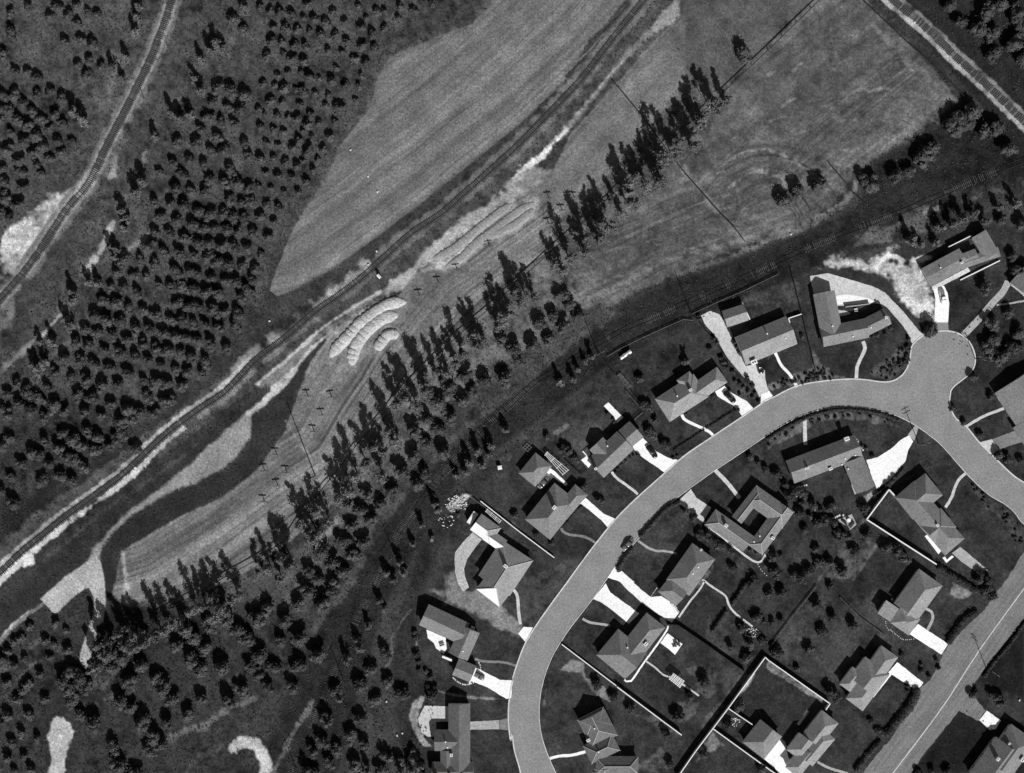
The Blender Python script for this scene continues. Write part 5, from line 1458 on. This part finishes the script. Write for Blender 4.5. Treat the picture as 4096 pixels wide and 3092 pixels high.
# hedges: leaf masses along a line
def hedge(label, fr, txt, w_m, h, group=None):
    P = [W(p) for p in smooth(fr(txt), 8)]
    org = P[0].copy()
    Cs = []; parts = []
    for i, p in enumerate(P):
        q = p - org
        ww = w_m * R.uniform(0.75, 1.15); hh = h * R.uniform(0.8, 1.15)
        parts.append(blob((q.x, q.y, hh * 0.5), (ww * 0.5, ww * 0.5, hh * 0.5), 4, 7, R))
        m = int(26 * w_m)
        d = R.normal(0, 1, (m, 3)); d /= np.linalg.norm(d, axis=1)[:, None]
        c = np.array([q.x, q.y, hh * 0.55]) + d * np.array([ww * 0.58, ww * 0.58, hh * 0.55])
        c[:, 2] = np.maximum(c[:, 2], 0.08)
        parts.append(leaves(c, 0.15, d, 0.3))
    v, q = join(parts)
    obj('hedge', np_mesh('hedge', v, q, ['leaf_hedge']), None, label, 'hedge', group, loc=org)


hedge('dark hedge along the street front of the stepped house', t[3, 3], '1280,960 1240,1060 1130,1200 1020,1330 950,1300', 2.6, 1.5)
hedge('dark hedge beside the street at the pale-fronted house', t[3, 3], '1780,280 1680,360 1600,470 1560,530', 2.2, 1.4)
hedge('dark hedge between the street and the lower court house lawn', t[3, 3], '960,1400 870,1500 760,1640', 1.8, 1.2)
hedge('dark hedge on the road verge below the arbour house hook drive', t[2, 2], '1440,1000 1330,1060 1200,1200 1120,1290', 1.6, 1.2)
hedge('dark clipped hedge following the inside of the road curve', t[3, 2], '0,450 130,370 280,290 420,240 560,205 700,200 850,212 1000,245 1120,290', 1.3, 0.9)
hedge('low dark hedge across the front lawn of the pale hipped house', C4, '1100,1200 1250,1110 1400,1010 1540,930', 0.6, 0.6)
hedge('low dark hedge on the lawn edge between the pale hipped house and the road', C4, '560,1560 750,1440 900,1340 1050,1235', 0.6, 0.6)
hedge('dark hedge row between the walled lawn and the pale-fronted house', C16, '740,90 860,170 980,240 1080,310', 1.9, 1.7)
hedge('dark shrub row along the side of the courtyard house', C13, '130,560 240,640 350,710 380,690', 2.0, 1.4)
hedge('dark hedge beside the drive court of the several-chimney house', C15, '130,300 250,235 330,150 400,60', 1.0, 1.0)
hedge('dark foundation hedge along the front of the hip house lawn', C6, '700,620 640,670 560,780 525,810', 0.6, 0.6)
hedge('dark thicket strip between the long-path house and the courtyard house', C12, '590,40 700,90 800,150 900,210', 2.6, 1.8)
hedge('dark verge hedge right of the hook drive by the road', t[2, 2], '920,1580 960,1500 1030,1400', 1.6, 1.2)
hedge('dark hedge at the far street edge by the bright drive', t[3, 3], '2212,380 2080,560 1960,700 1870,830', 1.2, 0.9)
hedge('dark strip hedge along the long-path garden edge', C12, '1040,500 990,580 920,690', 1.4, 1.5)
hedge('dark strip hedge along the lower end of the long-path lawn', C12, '850,770 800,840 730,940', 1.3, 1.4)

# ================================================================== CARS
def car(label, fr, p, ang_px, paint, style='sedan', cat='car'):
    """ang_px: direction of the front in picture pixels"""
    q = W(fr(p)[0], 0.7); q.z = 0.036
    a = math.atan2(-ang_px[1], ang_px[0])
    root = thing('parked_' + ('pickup' if style == 'pickup' else 'car'), label, cat, q, None, a)
    L, Wd = 4.9, 1.85
    # body: sections along x with rounded fenders
    xs = [-2.45, -2.3, -1.9, -1.2, -0.4, 0.5, 1.2, 1.8, 2.25, 2.45]
    hw = [0.62, 0.82, 0.92, 0.93, 0.93, 0.93, 0.92, 0.88, 0.76, 0.55]
    zt = [0.72, 0.82, 0.92, 0.96, 0.97, 0.98, 0.97, 0.93, 0.84, 0.7]
    mb = MB(); K = 10
    vs = []
    for x, w_, z in zip(xs, hw, zt):
        prof = [(-0.92, 0.32), (-1.0, 0.5), (-0.97, 0.75), (-0.8, 0.93), (-0.4, 1.0), (0.4, 1.0), (0.8, 0.93), (0.97, 0.75), (1.0, 0.5), (0.92, 0.32)]
        for y, zz in prof:
            vs.append((x, y * w_, zz * z if zz > 0.4 else 0.3))
    n = len(xs)
    fs = [(i * K + j, i * K + (j + 1) % K, (i + 1) * K + (j + 1) % K, (i + 1) * K + j) for i in range(n - 1) for j in range(K)]
    fs = [q_[::-1] for q_ in fs]
    fs += [tuple(range(K)), tuple(range((n - 1) * K, n * K))[::-1]]
    mb.add(vs, fs)
    mb.build('body', paint, root, smooth_=True)
    # cabin
    if style == 'pickup':
        c0, c1, s0, s1 = -0.2, 1.2, 0.1, 0.85
    else:
        c0, c1, s0, s1 = -1.6, 1.1, -1.0, 0.45
    gb = MB()
    lo = [(c0, -0.78), (c1, -0.78), (c1, 0.78), (c0, 0.78)]; hi = [(s0, -0.6), (s1, -0.6), (s1, 0.6), (s0, 0.6)]
    gb.add([(x, y, 0.94) for x, y in lo] + [(x, y, 1.45) for x, y in hi], [(i, (i + 1) % 4, 4 + (i + 1) % 4, 4 + i) for i in range(4)])
    gb.build('windows', 'window_glass', root)
    rb = MB()
    r2 = [(s0 - 0.08, -0.52), (s0 - 0.02, -0.63), (s1 + 0.02, -0.63), (s1 + 0.08, -0.52), (s1 + 0.08, 0.52), (s1 + 0.02, 0.63), (s0 - 0.02, 0.63), (s0 - 0.08, 0.52)]
    r3 = [(x * 0.86 + (s0 + s1) * 0.07, y * 0.8) for x, y in r2]
    rb.add([(x, y, 1.44) for x, y in r2] + [(x, y, 1.54) for x, y in r3], [(i, (i + 1) % 8, 8 + (i + 1) % 8, 8 + i) for i in range(8)] + [tuple(range(8, 16))])
    rb.build('cabin_roof', paint, root, smooth_=True)
    if style == 'pickup':
        bd = MB(); bd.box((-1.4, 0, 0.93), 1.8, 1.3, 0.05)
        bd.build('load_bed', 'wood_grey', root)
    for x in (-1.45, 1.5):
        for y in (-0.84, 0.84):
            tb = MB(); tb.tube((x, y - 0.1, 0.33), (x, y + 0.1, 0.33), 0.33, n=14)
            wh = tb.build('wheel', 'tyre', root)
            hb = MB(); s_ = 1 if y > 0 else -1
            hb.tube((x, y + s_ * 0.09, 0.33), (x, y + s_ * 0.125, 0.33), 0.17, n=10)
            hb.build('hubcap', 'chrome', wh)
    for x in (-2.52, 2.52):
        bb = MB(); bb.box((x, 0, 0.42), 0.12, 1.55, 0.16)
        bb.build('bumper', 'chrome', root)
    for y in (-0.6, 0.6):
        lb = MB(); lb.tube((2.28, y, 0.7), (2.42, y, 0.7), 0.12, n=10)
        lb.build('headlight', 'chrome', root)
    return root


car('white pickup parked on the white drive above the turning circle', C1, '872,1345', (40, 190), 'car_white', 'pickup', 'pickup')
car('black sedan parked beside the large white chimney', C3, '1068,1262', (60, 200), 'car_black')
car('black sedan parked on the drive of the pale hipped house', C4, '1478,690', (150, 150), 'car_black')
car('dark sedan parked on the broad white drive of the grey gabled house', C5, '1432,1015', (110, 150), 'car_black')
car('dark car parked at the road edge by the verge hedge', t[2, 2], '1000,1365', (-55, 60), 'car_grey')
car('grey car parked in front of the white garage wall', C8, '728,800', (70, 40), 'car_grey')
car('dark car partly under the hip garage court entrance', C6, '345,395', (55, -62), 'car_grey')

# ================================================================== POLES, POSTS
def pole(label, base, h, arms=2, ang=0.7, name='utility_pole', r=0.15):
    w = W(base)
    root = thing(name, label, 'pole', (w.x, w.y, 0))
    pb = MB(); pb.tube((0, 0, -0.3), (0, 0, h), r, r * 0.7, 8)
    pb.build('shaft', 'wood_dark', root)
    for i in range(arms):
        z = h - 0.5 - 1.1 * i
        ab = MB(); ab.box((0.12 * math.sin(ang), -0.12 * math.cos(ang), z), 2.6, 0.12, 0.14, ang)
        ar = ab.build('crossarm', 'wood_dark', root)
        for s_ in (-1.15, -0.5, 0.5, 1.15):
            ib = MB(); ib.tube((s_ * math.cos(ang), s_ * math.sin(ang), z + 0.14), (s_ * math.cos(ang), s_ * math.sin(ang), z + 0.32), 0.06, n=6)
            ib.build('insulator', 'plaster', ar)
    return root


pole('utility pole with two crossarms on the far side of the straight street', t[3, 3]('1885,765')[0], 10.0, 2, -0.6)
pole('utility pole with two crossarms beside the bright drive on the road curve', t[3, 2]('1298,488')[0], 10.5, 2, 0.45)
pole('utility pole on the planted edge of the turning circle', t[3, 1]('1790,1430')[0], 7.5, 2, -0.6)
pole('tallest bare pole standing where the contour field meets the windbreak', t[1, 2]('512,772')[0], 21.0, 0, 0, 'tall_pole', 0.22)
pole('bare pole on the fallow field edge above the old railway', t[2, 1]('1540,1020')[0], 12.0, 0)
pole('utility pole beside the old railway at the arrow-straight fence corner', t[2, 1]('745,1390')[0], 11.5, 1, 0.5)
pole('utility pole beside the old railway opposite the round trees', t[1, 2]('1697,712')[0], 9.0, 1, 0.7)
pole('utility pole beside the old railway near the white-roofed house', t[1, 2]('1198,1455')[0], 9.0, 1, 0.8)
pole('utility pole beside the old railway in the lower grove', t[1, 3]('752,852')[0], 9.5, 1, 1.0)
pole('utility pole beside the old railway at the pale footpath end', t[1, 3]('362,1672')[0], 9.0, 1, 1.0)
pole('bare pole beside the curving railway', t[0, 0]('1247,850')[0], 4.2, 0)
pole('bare pole beside the main railway hut', t[1, 1]('230,1168')[0], 3.0, 0)
for fr, q in ((t[1, 2], '450,80 655,90 575,245 505,388 180,585 75,725 270,740 190,855 75,990'), (t[1, 1], '1415,885 1740,660 1580,775 2020,460'), (t[2, 1], '320,45 540,40 435,150 320,265')):
    for p in fr(q):
        w = W(p)
        root = thing('trellis_post', 'wooden T-shaped post standing on the contour field', 'post', (w.x, w.y, 0), 'T posts on the contour field')
        pb = MB(); pb.tube((0, 0, -0.2), (0, 0, 2.4), 0.17, 0.14, 6); pb.build('post', 'wood_dark', root)
        ab = MB(); ab.box((0, 0, 1.75), 2.4, 0.34, 0.2, random.uniform(-0.1, 0.15)); ab.build('crossarm', 'post_grey', root)

# ================================================================== GARDEN THINGS
def lattice(name, label, fr, quad, h, nu, nv, m, cat, posts=True, bar=0.13):
    a, b, c, d = [W(p, h) for p in fr(quad)]
    org = (a + b + c + d) / 4; org.z = 0
    root = thing(name, label, cat, org)
    for i in range(nu):
        s_ = i / (nu - 1)
        p = a.lerp(b, s_) - org; q = d.lerp(c, s_) - org
        sb = MB(); e = (q - p).normalized() * 0.25
        m_ = (p + q) / 2; sb.box((m_.x, m_.y, h), (q - p).length + 0.5, bar, 0.14, math.atan2((q - p).y, (q - p).x)); sb.build('slat', m, root)
    for j in range(nv):
        s_ = j / max(1, nv - 1)
        p = a.lerp(d, s_) - org; q = b.lerp(c, s_) - org
        m_ = (p + q) / 2; sb = MB(); sb.box((m_.x, m_.y, h - 0.15), (q - p).length + 0.5, bar, 0.145, math.atan2((q - p).y, (q - p).x)); sb.build('beam', m, root)
    if posts:
        for p in (a, b, c, d):
            q = p - org; pb = MB(); pb.box((q.x, q.y, -0.1), 0.14, 0.14, h - 0.06); pb.build('post', m, root)
    return root


lattice('lattice_arbour', 'white lattice arbour standing on the lawn path', C11, '820,790 858,742 952,808 915,866', 2.3, 6, 6, 'trim_white', 'arbour', bar=0.2)
lattice('lath_rack', 'long rack of white laths beside the small hipped garage', C6, '355,140 375,115 572,282 520,325', 1.5, 4, 4, 'trim_white', 'rack', bar=0.14)
lattice('lath_rack', 'lath rack against the wall of the white-roofed house', C7, '385,85 400,65 525,170 510,195', 1.5, 3, 4, 'trim_white', 'rack', bar=0.12)
lattice('cold_frame', 'small open wooden frame on the back lawn near the hipped garage', C6, '150,70 185,35 225,70 190,105', 0.6, 3, 3, 'wood_grey', 'frame', bar=0.12)
lattice('plant_frame', 'pale plant frame in the back lot beside the tiny shed', t[2, 1], '915,1575 940,1560 1030,1665 1005,1680', 0.9, 4, 5, 'wood_grey', 'frame', bar=0.12)
lattice('patio_pergola', 'small white pergola by the L-shaped white yard', C12, '345,705 370,695 410,770 380,780', 2.2, 4, 3, 'trim_white', 'pergola', bar=0.14)


def stones(label, fr, txt, n, size, group=None, name='stepping_stone_path'):
    P = smooth(fr(txt), 3)
    w0 = W(P[0])
    root = thing(name, label, 'stone path', w0, group)
    for i in range(n):
        p = W(P[int((len(P) - 1) * i / max(1, n - 1))]) - w0
        sb = MB(); k_ = 7; a0 = random.uniform(0, 1)
        vs = []
        for z, q in ((-0.05, 1), (0.08, 1), (0.1, 0.8)):
            for j in range(k_):
                r_ = size / 2 * q * (0.85 + 0.3 * random.random())
                vs.append((p.x + r_ * math.cos(a0 + 6.283 * j / k_), p.y + r_ * math.sin(a0 + 6.283 * j / k_), z))
        fs = [(r_ * k_ + j, r_ * k_ + (j + 1) % k_, (r_ + 1) * k_ + (j + 1) % k_, (r_ + 1) * k_ + j) for r_ in range(2) for j in range(k_)] + [tuple(range(2 * k_, 3 * k_))]
        sb.add(vs, fs)
        sb.build('stone', 'stone', root)


stones('white stepping stones winding through the tree belt', C14, '185,585 195,625 230,665 300,700 335,725 370,770 400,800', 11, 0.75)
stones('white stepping stones leading to the round garden table', C14, '545,885 590,870 630,850 665,848', 6, 0.7)
stones('white stepping stones at the gable corner of the several-chimney house', C14, '775,120 800,150 825,185 850,235', 7, 0.6)
stones('white stepping stones along the front step of the several-chimney house', C14, '230,585 270,578 320,565', 5, 0.6)
stones('row of white edging stones below the pale-fronted house', C16, '285,680 340,725 400,768 450,772 505,765', 15, 0.32, name='edging_stones')
stones('short row of white edging stones at the flat annex corner', C16, '240,600 245,640 268,680', 5, 0.32, name='edging_stones')
stones('curved row of white edging stones around the garage end', C8, '500,825 540,860 590,885 640,888 690,870', 13, 0.5, name='edging_stones')
stones('row of white edging stones by the front path of the three-part house', C8, '740,680 755,710 758,745', 6, 0.4, name='edging_stones')
stones('dotted edging stones at the corner of the L-shaped white yard', C12, '205,545 180,580 150,625', 8, 0.3, name='edging_stones')
stones('pale stepping stones leading down from the courtyard house wall', C13, '640,840 660,880 690,915 720,945', 6, 0.35)
sheet('patio', C14('615,890 745,838 790,935 700,1010'), 0.06, 'grey_concrete', jit=0.2)
w = W(C14('718,898')[0], 0.75)
tb_ = thing('garden_table', 'round white garden table on the small patio', 'table', (w.x, w.y, 0.06))
mb = MB(); mb.tube((0, 0, 0.68), (0, 0, 0.74), 0.62, n=24); mb.build('table_top', 'trim_white', tb_)
mb = MB(); mb.tube((0, 0, 0), (0, 0, 0.68), 0.06, n=8); mb.build('leg', 'trim_white', tb_)


def bench(label, fr, p, ang, m='wood_dark', L=2.2):
    w = W(fr(p)[0]); r = thing('garden_bench', label, 'bench', (w.x, w.y, 0.06), None, ang)
    a = MB(); a.box((0, 0, 0.42), L, 0.5, 0.06); a.build('seat', m, r)
    a = MB(); a.box((0, 0.24, 0.5), L, 0.06, 0.45); a.build('backrest', m, r)
    for x in (-L / 2 + 0.12, L / 2 - 0.12):
        a = MB(); a.box((x, 0, 0), 0.08, 0.45, 0.42); a.build('leg', m, r)


bench('dark bench beside the round white garden table', C14, '672,915', -0.7)
bench('second dark bench at the end of the small table patio', C14, '748,938', 0.9)
bench('dark bench on the curved patio of the three-part house', C8, '395,515', 0.35, L=1.6)
k_ = 0
for p in C11('865,452 880,436 892,462 876,478 905,440 910,470 855,475'):
    w = W(p); ch = thing('patio_chair', 'dark patio chair on the white patio by the arbour lawn', 'chair', (w.x, w.y, 0.05), 'patio chairs', 0.5 * k_)
    a = MB(); a.box((0, 0, 0.4), 0.6, 0.6, 0.07); a.build('seat', 'wood_dark', ch)
    a = MB(); a.box((0, 0.28, 0.47), 0.6, 0.06, 0.45); a.build('backrest', 'wood_dark', ch)
    for x in (-0.24, 0.24):
        for y in (-0.24, 0.24):
            a = MB(); a.box((x, y, 0), 0.06, 0.06, 0.4); a.build('leg', 'wood_dark', ch)
    k_ += 1
w = W(C2('915,660')[0])
r = thing('garden_swing', 'small white garden seat inside the rear court of the angled-wing house', 'seat', (w.x, w.y, 0), None, 0.15)
a = MB(); a.box((0, 0, 0.42), 1.1, 0.9, 0.1); a.build('seat', 'trim_white', r)
a = MB(); a.box((0, -0.45, 0.5), 1.1, 0.1, 0.5); a.build('backrest', 'trim_white', r)
for x in (-0.45, 0.45):
    a = MB(); a.box((x, 0, 0), 0.1, 0.8, 0.42); a.build('leg', 'trim_white', r)
wall_run(WA, 'dark low wall across the rear court of the angled-wing house', 'wall', C2, '735,610 920,590 1140,560', 1.3, 0.3, 'plaster_grey', None)

for fr, q, lb in ((t[1, 1], '972,618', 'white board sign lying beside the main railway'), (t[1, 1], '1043,503', 'small white marker stone above the main railway'), (t[1, 0], '818,1297', 'small white box on the ploughed field edge'), (t[1, 0], '970,1528', 'small white block standing on the ploughed field'),
                  (t[1, 1], '118,1105', 'small white marker block beside the main railway fence'), (t[3, 1], '197,357', 'small white block on the dark verge'), (t[1, 3], '1128,1052', 'small white block on the scrub slope'), (t[1, 3], '1265,1325', 'larger white block near the round-ended court'), (t[1, 3], '1220,1345', 'smaller white block near the round-ended court'), (t[3, 3], '2170,1040', 'white garden ornament across the street'), (t[1, 0], '1050,1660', 'small white block low on the ploughed field')):
    w = W(fr(q)[0])
    mb = MB(); mb.box((0, 0, -0.1), 0.6, 0.45, 0.5, 0); mb.box((0.05, 0, 0.4), 0.42, 0.3, 0.12, 0.2)
    o = mb.build('marker_block', 'stone', label=lb, cat='block', loc=(w.x, w.y, 0))
    o.rotation_euler = (0, 0, random.uniform(0, 3))

# stacked rubble by the white-roofed house
def rubble(label, fr, poly_c, n, rad, m='stone'):
    w = W(fr(poly_c)[0]); parts = []
    for _ in range(n):
        a = random.uniform(0, 6.28); q = rad * math.sqrt(random.random())
        s_ = random.uniform(0.12, 0.4)
        parts.append(blob((q * math.cos(a) * 1.2, q * math.sin(a), s_ * 0.4), (s_, s_ * random.uniform(0.6, 1), s_ * 0.6), 3, 5, R, 0.2))
    v, q = join(parts)
    o = obj('rubble_pile', np_mesh('rubble_pile', v, q, [m]), None, label, 'rubble', kind='stuff', loc=(w.x, w.y, 0))


rubble('pale rubble pile behind the white-roofed house', t[1, 2], '1730,1010', 90, 2.9)
rubble('scattered pale rubble on the slope below the rubble pile', t[1, 2], '1645,1160', 26, 2.2)
rubble('pale stones in the planted yard by the hipped garage', C18, '135,470', 40, 1.5)
rubble('pale stone row in the long-path garden', t[2, 3], '2080,470', 50, 2.2)

# ================================================================== WEEDS
def weeds():
    n = 18000
    jj = R.integers(8, NJ - 8, n * 4); ii = R.integers(8, NI - 8, n * 4)
    keep = (R.random(n * 4) < VEG[jj, ii] * (0.35 + 0.65 * (N60[jj, ii] > -0.1))) & (PX[jj, ii] > -30) & (PX[jj, ii] < 4126) & (PY[jj, ii] > -30) & (PY[jj, ii] < 3122)
    jj = jj[keep][:n]; ii = ii[keep][:n]
    # keep off the tracks, pads and sheets
    C = np.stack([GXW[jj, ii], GYW[jj, ii], np.zeros(len(jj))], 1)
    C[:, :2] += R.uniform(-0.2, 0.2, (len(jj), 2))
    px = C[:, 0] / S + 2048; py = 1546 - C[:, 1] / S
    ok = np.ones(len(C), bool)
    for pts, wd in ((RAIL_M, 26), (RAIL_L, 26), (RAIL_R, 26)):
        q = smooth(pts, 40)
        d = np.full(len(C), 1e9)
        for a, b in zip(q[:-1], q[1:]):
            d = np.minimum(d, segdist(px, py, a, b))
        ok &= d > wd
    for pts in (PAD1, PAD2):
        ins = np.zeros(len(C), bool)
        for i in range(len(pts)):
            a, b = pts[i], pts[(i + 1) % len(pts)]
            if a[1] != b[1]:
                ins ^= ((a[1] > py) != (b[1] > py)) & (px < (b[0] - a[0]) * (py - a[1]) / (b[1] - a[1]) + a[0])
        ok &= ~ins
    C = C[ok]
    k3 = np.repeat(C, 3, 0)
    k3[:, :2] += R.normal(0, 0.16, (len(k3), 2))
    k3[:, 2] = R.uniform(0.08, 0.3, len(k3))
    v, q = leaves(k3, 0.16, None, 0.7)
    v[:, 2] = np.maximum(v[:, 2], 0.01)
    obj('weeds', np_mesh('weeds', v, q, ['weed']), None, 'rough weeds and scrub covering the orchard land and verges', 'weeds', kind='stuff')


weeds()
